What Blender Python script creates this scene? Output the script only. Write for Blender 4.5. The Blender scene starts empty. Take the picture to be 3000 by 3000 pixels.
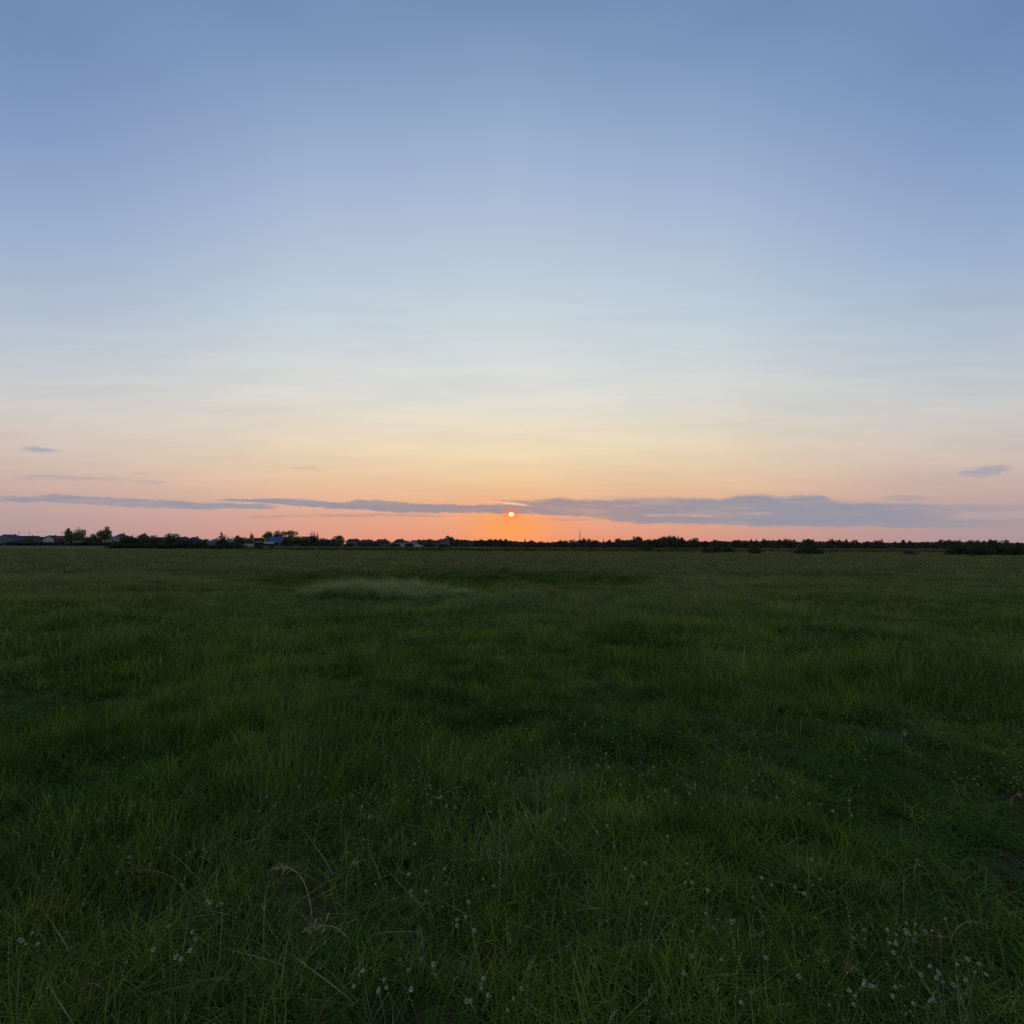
import bpy, math, random
import numpy as np
from mathutils import Matrix, Vector, Euler

rng = np.random.default_rng(7)
random.seed(7)
sc = bpy.context.scene
col = sc.collection

# ------------------------------------------------------------------ camera
CAM_H = 1.65
F = 1513.0                      # focal length in pixels of the 3000 px photograph
PITCH = math.radians(3.8)
ROLL = math.radians(0.17)
cam_data = bpy.data.cameras.new('camera')
cam_data.sensor_width = 36.0
cam_data.lens = 36.0 * F / 3000.0
cam_data.clip_start = 0.05
cam_data.clip_end = 30000
cam = bpy.data.objects.new('camera', cam_data)
col.objects.link(cam)
MROT = Euler((math.pi / 2 + PITCH, 0, 0)).to_matrix() @ Matrix.Rotation(ROLL, 3, 'Z')
cam.matrix_world = Matrix.Translation((0, 0, CAM_H)) @ MROT.to_4x4()
sc.camera = cam

def ray(px, py):
    return MROT @ Vector(((px - 1500) / F, (1500 - py) / F, -1.0))

def at_depth(px, py, Y):
    d = ray(px, py)
    s = Y / d.y
    return Vector((d.x * s, Y, CAM_H + d.z * s))

def on_plane(px, py, z=0.0):
    d = ray(px, py)
    s = (z - CAM_H) / d.z
    return Vector((d.x * s, d.y * s, z))

def uw(px, py):
    d = ray(px, py)
    return d.x / d.y, d.z / d.y

def lin(c):
    return [(v / 255 / 12.92) if v / 255 <= 0.04045 else ((v / 255 + 0.055) / 1.055) ** 2.4 for v in c]

# ------------------------------------------------------------------ sun and sky
SUN_PX = (1498, 1507)
sd = ray(*SUN_PX).normalized()
SUN_EL = math.asin(sd.z)
SUN_AZ = math.atan2(sd.x, sd.y)
sun_data = bpy.data.lights.new('sun', 'SUN')
sun_data.energy = 0.6
sun_data.angle = math.radians(0.5)
sun_data.color = (1.0, 0.50, 0.22)
sun = bpy.data.objects.new('sun', sun_data)
sun.rotation_euler = (-sd).to_track_quat('-Z', 'Y').to_euler()
sun.location = (0, 0, 50)
col.objects.link(sun)

world = bpy.data.worlds.new('World')
sc.world = world
world.use_nodes = True
NT = world.node_tree
NT.nodes.clear()
L = NT.links.new

def N(t, **kw):
    n = NT.nodes.new(t)
    for k, v in kw.items():
        setattr(n, k, v)
    return n

def sock(x, inp):
    if isinstance(x, (int, float)):
        inp.default_value = x
    elif isinstance(x, (list, tuple)):
        inp.default_value = list(x) + ([1.0] if len(x) == 3 and len(inp.default_value) == 4 else [])
    else:
        NT.links.new(x, inp)

def M(op, a, b=0.0, c=0.0, clamp=False):
    n = N('ShaderNodeMath', operation=op, use_clamp=clamp)
    sock(a, n.inputs[0]); sock(b, n.inputs[1]); sock(c, n.inputs[2])
    return n.outputs[0]

def SS(x, lo, hi, a=0.0, b=1.0):
    n = N('ShaderNodeMapRange', interpolation_type='SMOOTHSTEP')
    sock(x, n.inputs[0]); sock(lo, n.inputs[1]); sock(hi, n.inputs[2]); sock(a, n.inputs[3]); sock(b, n.inputs[4])
    return n.outputs[0]

def MIX(f, a, b, mode='MIX'):
    n = N('ShaderNodeMix', data_type='RGBA', blend_type=mode)
    sock(f, n.inputs[0]); sock(a, n.inputs[6]); sock(b, n.inputs[7])
    return n.outputs[2]

geo = N('ShaderNodeTexCoord').outputs['Generated']
sep = N('ShaderNodeSeparateXYZ'); L(geo, sep.inputs[0])
DX, DY, DZ = sep.outputs
el = M('ARCSINE', DZ)
t_el = M('DIVIDE', el, math.radians(60), clamp=True)
az = M('ABSOLUTE', M('ARCTAN2', DX, DY))

SKY = {   # photo rows -> colour at the centre, half way out, and at the edges of the photo
    20: ((118, 144, 181), (116, 142, 182), (112, 138, 181)),
    320: ((144, 170, 201), (141, 166, 199), (127, 152, 193)),
    620: ((172, 191, 214), (168, 187, 212), (147, 171, 203)),
    920: ((197, 213, 219), (191, 207, 217), (176, 191, 208)),
    1060: ((212, 219, 218), (208, 214, 214), (192, 200, 207)),
    1170: ((222, 222, 211), (218, 216, 206), (205, 203, 202)),
    1320: ((240, 220, 182), (228, 208, 182), (210, 192, 182)),
    1420: ((237, 197, 153), (226, 189, 159), (202, 174, 165)),
    1480: ((236, 178, 138), (216, 173, 155), (188, 163, 161)),
    1590: ((238, 150, 114), (208, 149, 136), (172, 149, 153)),
}
def ramp_for(px, k):
    n = N('ShaderNodeValToRGB')
    cr = n.color_ramp
    stops = []
    for py, cs in SKY.items():
        d = ray(px, py).normalized()
        stops.append((max(0.0, math.asin(d.z) / math.radians(60)), lin(cs[k])))
    stops.sort(key=lambda s: s[0])
    while len(cr.elements) < len(stops):
        cr.elements.new(0.5)
    for e, (p, c) in zip(cr.elements, stops):
        e.position = p
    for e, (p, c) in zip(cr.elements, stops):
        e.color = (*c, 1)
    L(t_el, n.inputs[0])
    return n.outputs[0]
c0, c1, c2 = ramp_for(1500, 0), ramp_for(750, 1), ramp_for(6, 2)
skyc = MIX(M('POWER', M('DIVIDE', az, 0.50, clamp=True), 1.25, clamp=True), c0, c1)
skyc = MIX(SS(az, 0.36, 0.86), skyc, c2)
skyc = MIX(SS(M('ARCTAN2', DX, DY), -0.2, 0.8), skyc, MIX(1.0, skyc, (0.93, 0.965, 0.985), 'MULTIPLY'))
hn = N('ShaderNodeTexNoise'); hn.inputs['Scale'].default_value = 1.6; hn.inputs['Detail'].default_value = 3
L(geo, hn.inputs['Vector'])       # uneven thin haze
skyc = MIX(SS(hn.outputs['Fac'], 0.35, 0.68, 0.0, 0.6), skyc, MIX(1.0, skyc, (1.05, 1.0, 1.015), 'MULTIPLY'))
# the part of the dome the photograph does not show: the physical sky plus an added fill glow
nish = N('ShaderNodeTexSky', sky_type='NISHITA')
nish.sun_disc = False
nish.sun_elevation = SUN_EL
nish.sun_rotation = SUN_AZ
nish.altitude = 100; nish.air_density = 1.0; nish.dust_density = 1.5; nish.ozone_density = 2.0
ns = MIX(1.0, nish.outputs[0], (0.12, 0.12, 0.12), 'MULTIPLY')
fill_glow = MIX(SS(el, 0.0, 0.9), lin((205, 178, 178)), lin((150, 172, 206)))     # made-up rosy glow, added to the unseen sky to brighten the ground
ns = MIX(1.0, ns, fill_glow, 'ADD')
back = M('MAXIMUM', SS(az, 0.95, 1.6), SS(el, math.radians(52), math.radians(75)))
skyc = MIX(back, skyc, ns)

# directions in the western half, as slopes
ydiv = M('MAXIMUM', DY, 0.02)
U = M('DIVIDE', DX, ydiv)
W = M('DIVIDE', DZ, ydiv)
west = SS(DY, 0.05, 0.2)
su, sw = uw(*SUN_PX)
du = M('SUBTRACT', U, su); dw = M('SUBTRACT', W, sw)

def comb(a, b, c=0.0):
    n = N('ShaderNodeCombineXYZ'); sock(a, n.inputs[0]); sock(b, n.inputs[1]); sock(c, n.inputs[2])
    return n.outputs[0]
def noise(vec, scale, detail=4, rough=0.55):
    n = N('ShaderNodeTexNoise'); n.inputs['Scale'].default_value = scale
    n.inputs['Detail'].default_value = detail; n.inputs['Roughness'].default_value = rough
    L(vec, n.inputs['Vector'])
    return n.outputs['Fac']

# wide orange glow of the low sun in the dusty air
gw = M('EXPONENT', M('MULTIPLY', M('ADD', M('POWER', M('DIVIDE', M('ABSOLUTE', du), 0.082), 2.0),
                                   M('POWER', M('DIVIDE', M('ABSOLUTE', M('ADD', dw, 0.026)), 0.040), 2.0)), -1.0))
gwf = M('MULTIPLY', M('MULTIPLY', gw, west), 0.92)
skyc = MIX(gwf, skyc, lin((255, 162, 88)))
# very faint high streaks
st = noise(comb(M('MULTIPLY', U, 1.0), M('MULTIPLY', W, 9.0)), 3.0, 5, 0.6)
stf = M('MULTIPLY', M('SUBTRACT', st, 0.5), M('MULTIPLY', SS(W, 0.02, 0.12), SS(W, 0.75, 0.3)))
stv = M('ADD', M('MULTIPLY', stf, 0.30), 1.0)
skyc = MIX(west, skyc, MIX(1.0, skyc, comb(stv, M('ADD', M('MULTIPLY', stf, 0.22), 1.0), M('ADD', M('MULTIPLY', stf, 0.12), 1.0)), 'MULTIPLY'))

# cloud streaks near the horizon: lower and upper edge traced as slopes against bearing
nv = comb(M('MULTIPLY', U, 1.0), M('MULTIPLY', W, 5.0))
w1 = M('SUBTRACT', noise(nv, 14.0, 6, 0.6), 0.5)
w2 = M('SUBTRACT', noise(nv, 60.0, 4, 0.6), 0.5)
WW = M('ADD', W, M('ADD', M('MULTIPLY', w1, 0.014), M('MULTIPLY', w2, 0.009)))
dens = noise(comb(U, M('MULTIPLY', W, 7.0), 3.3), 9.0, 5, 0.6)
ULO, UHI, WHI = -1.5, 1.5, 0.20
tu = M('DIVIDE', M('SUBTRACT', U, ULO), UHI - ULO)

def curve(pts):
    n = N('ShaderNodeFloatCurve')
    cv = n.mapping.curves[0]
    while len(cv.points) > 2:
        cv.points.remove(cv.points[1])
    P = [((u - ULO) / (UHI - ULO), w / WHI) for u, w in pts]
    P.sort()
    cv.points[0].location = P[0]; cv.points[1].location = P[-1]
    for p in P[1:-1]:
        cv.points.new(*p)
    n.mapping.use_clip = False
    for p in cv.points:
        p.handle_type = 'AUTO_CLAMPED'
    n.mapping.update()
    L(tu, n.inputs['Value'])
    return M('MULTIPLY', n.outputs[0], WHI)

def cloud(rows, op, soft_top=2.5, soft_bot=2.5, colour=None, var=0.35):
    """rows: (px, py_top, py_bottom) on the photograph's 3000 px grid"""
    global skyc
    a, b = rows[0], rows[-1]
    rows = [(a[0] - 40, a[2] + 2, a[1] - 2)] + list(rows) + [(b[0] + 40, b[2] + 2, b[1] - 2)] if b[0] < 3000 else \
        [(a[0] - 40, a[2] + 2, a[1] - 2)] + list(rows)
    top = curve([uw(x, t) for x, t, _ in rows]); bot = curve([uw(x, b_) for x, _, b_ in rows])
    s1, s2 = soft_top * 1.35 / F, soft_bot * 1.35 / F
    m = M('MULTIPLY', SS(WW, M('SUBTRACT', bot, s2), M('ADD', bot, s2)),
          SS(WW, M('SUBTRACT', top, s1), M('ADD', top, s1), 1.0, 0.0))
    lo = uw(rows[0][0], 1500)[0]; hi = uw(rows[-1][0], 1500)[0]
    m = M('MULTIPLY', m, SS(U, lo, lo + 0.05))
    if b[0] < 3000:
        m = M('MULTIPLY', m, SS(U, hi - 0.05, hi, 1.0, 0.0))
    m = M('MULTIPLY', m, west)
    m = M('MULTIPLY', m, M('SUBTRACT', op, M('MULTIPLY', SS(dens, 0.45, 0.75), var)), clamp=True)
    skyc = MIX(m, skyc, cloudc if colour is None else lin(colour))

cloudc = MIX(SS(az, 0.0, 0.5), lin((160, 143, 146)), lin((145, 148, 162)))
pinkc = MIX(SS(az, 0.0, 0.4), lin((184, 145, 138)), lin((172, 152, 156)))
cloud([(0, 1453, 1470), (100, 1451, 1471), (200, 1452, 1475), (300, 1457, 1481), (400, 1462, 1486), (500, 1467, 1489),
       (600, 1471, 1491), (700, 1475, 1491), (800, 1482, 1490)], 0.85)
cloud([(640, 1463, 1466), (720, 1462, 1471), (800, 1461, 1477), (870, 1461, 1484), (1000, 1472, 1491), (1060, 1464, 1492), (1100, 1465, 1497),
       (1150, 1469, 1501), (1200, 1474, 1502), (1300, 1478, 1503), (1400, 1479, 1504), (1460, 1480, 1505), (1560, 1481, 1507)], 0.95, 2.5, 1.5, None, 0.15)
cloud([(1450, 1466, 1472), (1500, 1466, 1480), (1540, 1467, 1490), (1580, 1466, 1506), (1600, 1463, 1508), (1630, 1461, 1509), (1700, 1465, 1512), (1760, 1464, 1522),
       (1800, 1463, 1528), (1900, 1460, 1532), (2000, 1460, 1534), (2100, 1461, 1537), (2170, 1453, 1539), (2230, 1451, 1541), (2290, 1455, 1541),
       (2390, 1452, 1544), (2430, 1464, 1544), (2500, 1474, 1545), (2600, 1475, 1546), (2700, 1477, 1548), (2800, 1481, 1547), (2900, 1479, 1545), (3100, 1476, 1542), (3400, 1474, 1540)],
      M('MULTIPLY', SS(U, 0.70, 1.00, 0.93, 0.30), 1.0), 5.5, 3.0, None, 0.32)
cloud([(2590, 1455, 1463), (2650, 1451, 1466), (2720, 1455, 1464)], 0.35, 4, 4)
cloud([(720, 1514, 1518), (900, 1507, 1514), (1100, 1506, 1514), (1300, 1510, 1514)], 0.55, 3, 3, (176, 142, 140))
cloud([(1600, 1520, 1523), (1680, 1519, 1526), (1760, 1520, 1527)], 0.55, 2, 2, (184, 140, 130))
cloud([(60, 1309, 1319), (90, 1306, 1325), (120, 1311, 1327), (165, 1320, 1325)], 0.72, 3, 4, (156, 160, 180), 0.2)
cloud([(50, 1392, 1402), (150, 1394, 1406), (300, 1398, 1406), (370, 1402, 1412), (430, 1406, 1420), (485, 1410, 1418)], 0.5, 4, 4, (170, 162, 170))
cloud([(385, 1388, 1394), (410, 1384, 1390), (430, 1384, 1389)], 0.45, 2, 3, (175, 160, 165))
cloud([(2815, 1382, 1396), (2850, 1374, 1398), (2900, 1366, 1394), (2960, 1362, 1376)], 0.7, 4, 4, (156, 158, 178), 0.3)
cloud([(850, 1368, 1375), (900, 1366, 1375), (945, 1372, 1378)], 0.3, 3, 3, (200, 170, 150))
cloud([(2385, 1547, 1551), (2425, 1547, 1552)], 0.6, 2, 2, (160, 145, 150))
cloud([(2440, 1549, 1554), (2600, 1550, 1554)], 0.35, 3, 3, (170, 150, 152))
cloud([(1750, 1454, 1457), (1860, 1452, 1456)], 0.35, 2, 2, (180, 155, 145))
# bright gaps lit from behind
cloud([(1440, 1467, 1473), (1480, 1471, 1477), (1510, 1474, 1481), (1545, 1479, 1484)], 1.0, 2, 2, (255, 198, 165), 0.1)
cloud([(2000, 1506, 1510), (2040, 1507, 1513), (2085, 1509, 1515)], 0.75, 2, 3, (214, 170, 156), 0.2)
cloud([(1880, 1507, 1510), (1940, 1507, 1511), (2010, 1508, 1511)], 0.7, 2, 2, (220, 170, 150), 0.2)
cloud([(2170, 1501, 1507), (2220, 1500, 1507), (2268, 1502, 1508)], 0.6, 3, 3, (196, 170, 166), 0.2)
cloud([(1650, 1512, 1517), (1700, 1514, 1519), (1750, 1516, 1521)], 0.6, 2, 2, (240, 165, 130), 0.2)
cloud([(2790, 1503, 1521), (2850, 1500, 1521), (2950, 1499, 1519), (3100, 1498, 1518)], 0.55, 4, 4, (190, 168, 168), 0.2)

# tight glow and the disc
g2 = M('EXPONENT', M('MULTIPLY', M('ADD', M('POWER', M('DIVIDE', M('ABSOLUTE', du), 0.0125), 2.0),
                                   M('POWER', M('DIVIDE', M('ABSOLUTE', M('SUBTRACT', dw, 0.002)), 0.0085), 2.0)), -1.0))
skyc = MIX(M('MULTIPLY', M('MULTIPLY', g2, west), 0.85), skyc, lin((255, 112, 66)))
disc = M('SQRT', M('ADD', M('POWER', M('DIVIDE', M('ABSOLUTE', du), 7.8 / F), 2.0),
                   M('POWER', M('DIVIDE', M('ABSOLUTE', dw), 5.8 / F), 2.0)))
skyc = MIX(M('MULTIPLY', SS(disc, 0.85, 1.25, 1.0, 0.0), west), skyc, (1.7, 1.2, 0.6))
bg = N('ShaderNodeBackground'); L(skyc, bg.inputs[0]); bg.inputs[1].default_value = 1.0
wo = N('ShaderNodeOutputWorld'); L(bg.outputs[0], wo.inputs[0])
world.cycles.sampling_method = 'MANUAL'
world.cycles.sample_map_resolution = 1024

sc.view_settings.view_transform = 'Standard'
sc.view_settings.look = 'None'
sc.view_settings.exposure = 0.0
sc.view_settings.gamma = 1.0
sc.cycles.use_denoising = False
sc.cycles.max_bounces = 4
sc.cycles.diffuse_bounces = 2
sc.cycles.transmission_bounces = 3
sc.cycles.transparent_max_bounces = 4
sc.cycles.caustics_reflective = False
sc.cycles.caustics_refractive = False

# ------------------------------------------------------------------ helpers
def tag(o, label=None, cat=None, group=None, kind=None):
    if label: o['label'] = label
    if cat: o['category'] = cat
    if group: o['group'] = group
    if kind: o['kind'] = kind
    return o

def empty(name, loc, label, cat, group=None):
    o = bpy.data.objects.new(name, None)
    col.objects.link(o)
    o.location = loc
    o.empty_display_size = 0.5
    return tag(o, label, cat, group)

def mesh_np(name, verts, faces, attrs=None, mats=(), mi=None, smooth=False):
    """faces: array (n, k) with one k, or list of such arrays"""
    me = bpy.data.meshes.new(name)
    fl = faces if isinstance(faces, list) else [faces]
    fl = [np.asarray(f, dtype=np.int32) for f in fl if len(f)]
    me.vertices.add(len(verts))
    me.vertices.foreach_set('co', np.asarray(verts, dtype=np.float32).ravel())
    loops = np.concatenate([f.ravel() for f in fl])
    tot = np.concatenate([np.full(len(f), f.shape[1], dtype=np.int32) for f in fl])
    start = np.concatenate([[0], np.cumsum(tot)[:-1]]).astype(np.int32)
    me.loops.add(len(loops)); me.loops.foreach_set('vertex_index', loops)
    me.polygons.add(len(tot)); me.polygons.foreach_set('loop_start', start)
    try:
        me.polygons.foreach_set('loop_total', tot)
    except Exception:
        pass
    if mi is not None:
        me.polygons.foreach_set('material_index', np.asarray(mi, dtype=np.int32))
    for k, v in (attrs or {}).items():
        a = me.attributes.new(k, 'FLOAT', 'POINT')
        a.data.foreach_set('value', np.asarray(v, dtype=np.float32))
    for m in mats:
        me.materials.append(m)
    me.update(calc_edges=True)
    me.validate()
    if smooth:
        me.polygons.foreach_set('use_smooth', np.ones(len(me.polygons), dtype=bool))
    return me

def link(name, me, parent=None, loc=None):
    o = bpy.data.objects.new(name, me)
    col.objects.link(o)
    if parent is not None: o.parent = parent
    if loc is not None: o.location = loc
    return o

class MB:
    """collects boxes, prisms and tubes into one mesh"""
    def __init__(s): s.v = []; s.f = []
    def poly(s, pts, faces):
        b = len(s.v); s.v += [tuple(p) for p in pts]; s.f += [tuple(b + i for i in f) for f in faces]
    def box(s, x0, x1, y0, y1, z0, z1):
        s.poly([(x0, y0, z0), (x1, y0, z0), (x1, y1, z0), (x0, y1, z0), (x0, y0, z1), (x1, y0, z1), (x1, y1, z1), (x0, y1, z1)],
               [(0, 3, 2, 1), (4, 5, 6, 7), (0, 1, 5, 4), (1, 2, 6, 5), (2, 3, 7, 6), (3, 0, 4, 7)])
    def tube(s, pts, radii, n=8):
        pts = [Vector(p) for p in pts]
        b = len(s.v)
        for i, p in enumerate(pts):
            d = (pts[min(i + 1, len(pts) - 1)] - pts[max(i - 1, 0)]).normalized()
            a = d.orthogonal().normalized(); c = d.cross(a)
            for k in range(n):
                t = 2 * math.pi * k / n
                s.v.append(tuple(p + (a * math.cos(t) + c * math.sin(t)) * radii[i]))
        for i in range(len(pts) - 1):
            for k in range(n):
                k2 = (k + 1) % n
                s.f.append((b + i * n + k, b + i * n + k2, b + (i + 1) * n + k2, b + (i + 1) * n + k))
        s.f.append(tuple(b + k for k in reversed(range(n))))
        s.f.append(tuple(b + (len(pts) - 1) * n + k for k in range(n)))
    def build(s, name, mat, parent=None, smooth=False):
        me = bpy.data.meshes.new(name); me.from_pydata(s.v, [], s.f); me.materials.append(mat); me.update()
        if smooth: me.polygons.foreach_set('use_smooth', [True] * len(me.polygons))
        return link(name, me, parent)

def smooth01(x):
    x = np.clip(x, 0, 1); return x * x * (3 - 2 * x)

# value noise in numpy for ground relief and grass character
_perm = rng.random((256, 256))
def vnoise(x, y, scale, seed=0):
    x = np.asarray(x) * scale + seed * 17.3; y = np.asarray(y) * scale + seed * 9.1
    xi = np.floor(x).astype(int); yi = np.floor(y).astype(int)
    fx = smooth01(x - xi); fy = smooth01(y - yi)
    g = lambda a, b: _perm[a % 256, b % 256]
    return (g(xi, yi) * (1 - fx) + g(xi + 1, yi) * fx) * (1 - fy) + (g(xi, yi + 1) * (1 - fx) + g(xi + 1, yi + 1) * fx) * fy
def fbm(x, y, scale, seed=0, oct=4):
    s = 0; a = 1; t = 0
    for i in range(oct):
        s = s + a * vnoise(x, y, scale * 2 ** i, seed + i); t += a; a *= 0.5
    return s / t

def height(x, y):
    x = np.asarray(x, float); y = np.asarray(y, float)
    r = np.sqrt(x * x + y * y)
    h = (fbm(x, y, 0.35, 3) - 0.5) * 0.16 * smooth01((60 - r) / 60)
    h = h + (fbm(x, y, 0.05, 8) - 0.5) * 0.14 * smooth01((r - 8) / 20) * smooth01((160 - r) / 80)
    h = h + 0.05 * smooth01((r - 60) / 80)
    # hollow behind the tall grass mound
    h = h - 0.22 * np.exp(-(((x + 2.5) / 9) ** 2 + ((y - 25) / 5) ** 2))
    h = h + 0.06 * np.exp(-(((x + 3.75) / 2.6) ** 2 + ((y - 16.2) / 1.2) ** 2))
    # the village stands on very slightly higher land
    h = h + 1.15 * smooth01((y - 235) / 90) * smooth01((-x + 20) / 90)
    h = h - 0.06 * np.exp(-(x * x + y * y) / 2.0)
    return h
def hz(x, y): return float(height(x, y))

# ------------------------------------------------------------------ materials
def newmat(name):
    m = bpy.data.materials.new(name); m.use_nodes = True
    nt = m.node_tree; nt.nodes.clear()
    return m, nt

class NB:
    def __init__(s, nt): s.nt = nt
    def n(s, t, **kw):
        q = s.nt.nodes.new(t)
        for k, v in kw.items(): setattr(q, k, v)
        return q
    def put(s, x, inp):
        if isinstance(x, (int, float)): inp.default_value = x
        elif isinstance(x, (list, tuple)): inp.default_value = list(x) + ([1.0] if len(x) == 3 and len(inp.default_value) == 4 else [])
        else: s.nt.links.new(x, inp)
    def math(s, op, a, b=0.0, clamp=False):
        q = s.n('ShaderNodeMath', operation=op, use_clamp=clamp); s.put(a, q.inputs[0]); s.put(b, q.inputs[1]); return q.outputs[0]
    def mix(s, f, a, b, mode='MIX'):
        q = s.n('ShaderNodeMix', data_type='RGBA', blend_type=mode); s.put(f, q.inputs[0]); s.put(a, q.inputs[6]); s.put(b, q.inputs[7]); return q.outputs[2]
    def ss(s, x, lo, hi, a=0.0, b=1.0):
        q = s.n('ShaderNodeMapRange', interpolation_type='SMOOTHSTEP')
        for i, v in enumerate((x, lo, hi, a, b)): s.put(v, q.inputs[i])
        return q.outputs[0]
    def pos(s): return s.n('ShaderNodeNewGeometry').outputs['Position']
    def mapv(s, v, scale):
        q = s.n('ShaderNodeMapping'); q.inputs['Scale'].default_value = scale; s.put(v, q.inputs[0]); return q.outputs[0]
    def noise(s, v, scale, detail=3, rough=0.5):
        q = s.n('ShaderNodeTexNoise'); q.inputs['Scale'].default_value = scale; q.inputs['Detail'].default_value = detail
        q.inputs['Roughness'].default_value = rough; s.put(v, q.inputs['Vector']); return q.outputs['Fac']
    def attr(s, name): return s.n('ShaderNodeAttribute', attribute_name=name).outputs['Fac']

def meadow_tint(b, p):
    """world-space plant colour of the meadow: lush, yellow-green and seed-brown swards"""
    flat = b.mapv(p, (1, 1, 0))
    n1 = b.noise(flat, 0.42, 5, 0.62)
    n2 = b.noise(flat, 2.2, 4, 0.6)
    n3 = b.noise(b.mapv(p, (0.35, 1, 0)), 0.12, 4, 0.6)
    sp = b.n('ShaderNodeSeparateXYZ'); b.put(p, sp.inputs[0])
    x, y = sp.outputs[0], sp.outputs[1]
    lush = (0.040, 0.084, 0.014); yel = (0.092, 0.138, 0.020); brown = (0.195, 0.205, 0.095); blue = (0.024, 0.060, 0.018)
    c = b.mix(b.ss(n1, 0.42, 0.60), lush, yel)
    c = b.mix(b.ss(n2, 0.52, 0.72, 0.0, 0.65), c, blue)
    n4 = b.noise(flat, 0.9, 6, 0.7)
    far = b.math('ADD', b.ss(y, 5.0, 24.0, 0.0, 0.62), b.ss(n4, 0.50, 0.68, 0.0, 0.38), clamp=True)
    bf = b.math('MULTIPLY', b.ss(n3, 0.30, 0.62), far)
    # short lush grass round the hollow
    ex = b.math('POWER', b.math('ABSOLUTE', b.math('DIVIDE', b.math('ADD', x, 3.0), 11.0)), 2.0)
    ey = b.math('POWER', b.math('ABSOLUTE', b.math('DIVIDE', b.math('SUBTRACT', y, 26.0), 8.0)), 2.0)
    r = b.math('ADD', b.math('ADD', ex, ey), b.math('MULTIPLY', b.math('SUBTRACT', n1, 0.5), 1.2))
    hollow = b.ss(r, 0.55, 1.1, 1.0, 0.0)
    bf = b.math('MULTIPLY', bf, b.math('SUBTRACT', 1.0, hollow))
    c = b.mix(bf, c, brown)
    c = b.mix(b.math('MULTIPLY', hollow, 0.9), c, (0.024, 0.070, 0.012))
    # long yellow-green streak far out on the left
    ex = b.math('POWER', b.math('ABSOLUTE', b.math('DIVIDE', b.math('ADD', x, 38.0), 16.0)), 2.0)
    ey = b.math('POWER', b.math('ABSOLUTE', b.math('DIVIDE', b.math('SUBTRACT', y, 43.0), 4.0)), 2.0)
    c = b.mix(b.ss(b.math('ADD', ex, ey), 0.4, 1.2, 0.75, 0.0), c, (0.095, 0.150, 0.030))
    return c

def blade_mat(name, pale=None, palef=0.0, gain=1.0):
    m, nt = newmat(name); b = NB(nt)
    p = b.pos()
    c = meadow_tint(b, p)
    v = b.attr('v'); t = b.attr('t')
    rnd = b.n('ShaderNodeObjectInfo').outputs['Random']
    c = b.mix(b.math('MULTIPLY', b.ss(v, 0.55, 1.0), 0.5), c, (0.100, 0.160, 0.024))
    c = b.mix(b.ss(v, 0.95, 0.96, 0.0, 0.7), c, (0.15, 0.14, 0.07))
    c = b.mix(b.ss(rnd, 0.0, 0.35, 0.6, 0.0), c, (0.018, 0.046, 0.010))
    c = b.mix(b.ss(rnd, 0.62, 1.0, 0.0, 0.6), c, (0.130, 0.195, 0.022))
    if pale: c = b.mix(b.math('MULTIPLY', b.ss(t, 0.30, 0.85), palef), c, pale)
    if gain != 1.0: c = b.mix(1.0, c, (gain, gain, gain), 'MULTIPLY')
    d = b.n('ShaderNodeBsdfPrincipled'); b.put(c, d.inputs['Base Color']); d.inputs['Roughness'].default_value = 0.55
    d.inputs['Specular IOR Level'].default_value = 0.0
    tr = b.n('ShaderNodeBsdfTranslucent'); b.put(c, tr.inputs[0])
    mx = b.n('ShaderNodeMixShader'); mx.inputs[0].default_value = 0.28
    nt.links.new(d.outputs[0], mx.inputs[1]); nt.links.new(tr.outputs[0], mx.inputs[2])
    o = b.n('ShaderNodeOutputMaterial'); nt.links.new(mx.outputs[0], o.inputs[0])
    return m

def plain(name, c, rough=0.8, var=0.15, scale=2.0, spec=0.3, bump=0.0, c2=None):
    m, nt = newmat(name); b = NB(nt)
    tc = b.n('ShaderNodeTexCoord').outputs['Object']
    n1 = b.noise(tc, scale, 4, 0.6)
    lo = [x * (1 - var) for x in c]; hi = list(c2) if c2 else [min(1, x * (1 + var)) for x in c]
    cc = b.mix(b.ss(n1, 0.3, 0.7), lo, hi)
    rnd = b.n('ShaderNodeObjectInfo').outputs['Random']
    cc = b.mix(1.0, cc, b.mix(rnd, (0.88, 0.88, 0.88), (1.1, 1.1, 1.1)), 'MULTIPLY')
    d = b.n('ShaderNodeBsdfPrincipled'); b.put(cc, d.inputs['Base Color']); d.inputs['Roughness'].default_value = rough
    d.inputs['Specular IOR Level'].default_value = spec
    if bump:
        bn = b.n('ShaderNodeBump'); bn.inputs['Strength'].default_value = bump; b.put(n1, bn.inputs['Height']); nt.links.new(bn.outputs[0], d.inputs['Normal'])
    o = b.n('ShaderNodeOutputMaterial'); nt.links.new(d.outputs[0], o.inputs[0])
    return m

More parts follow.
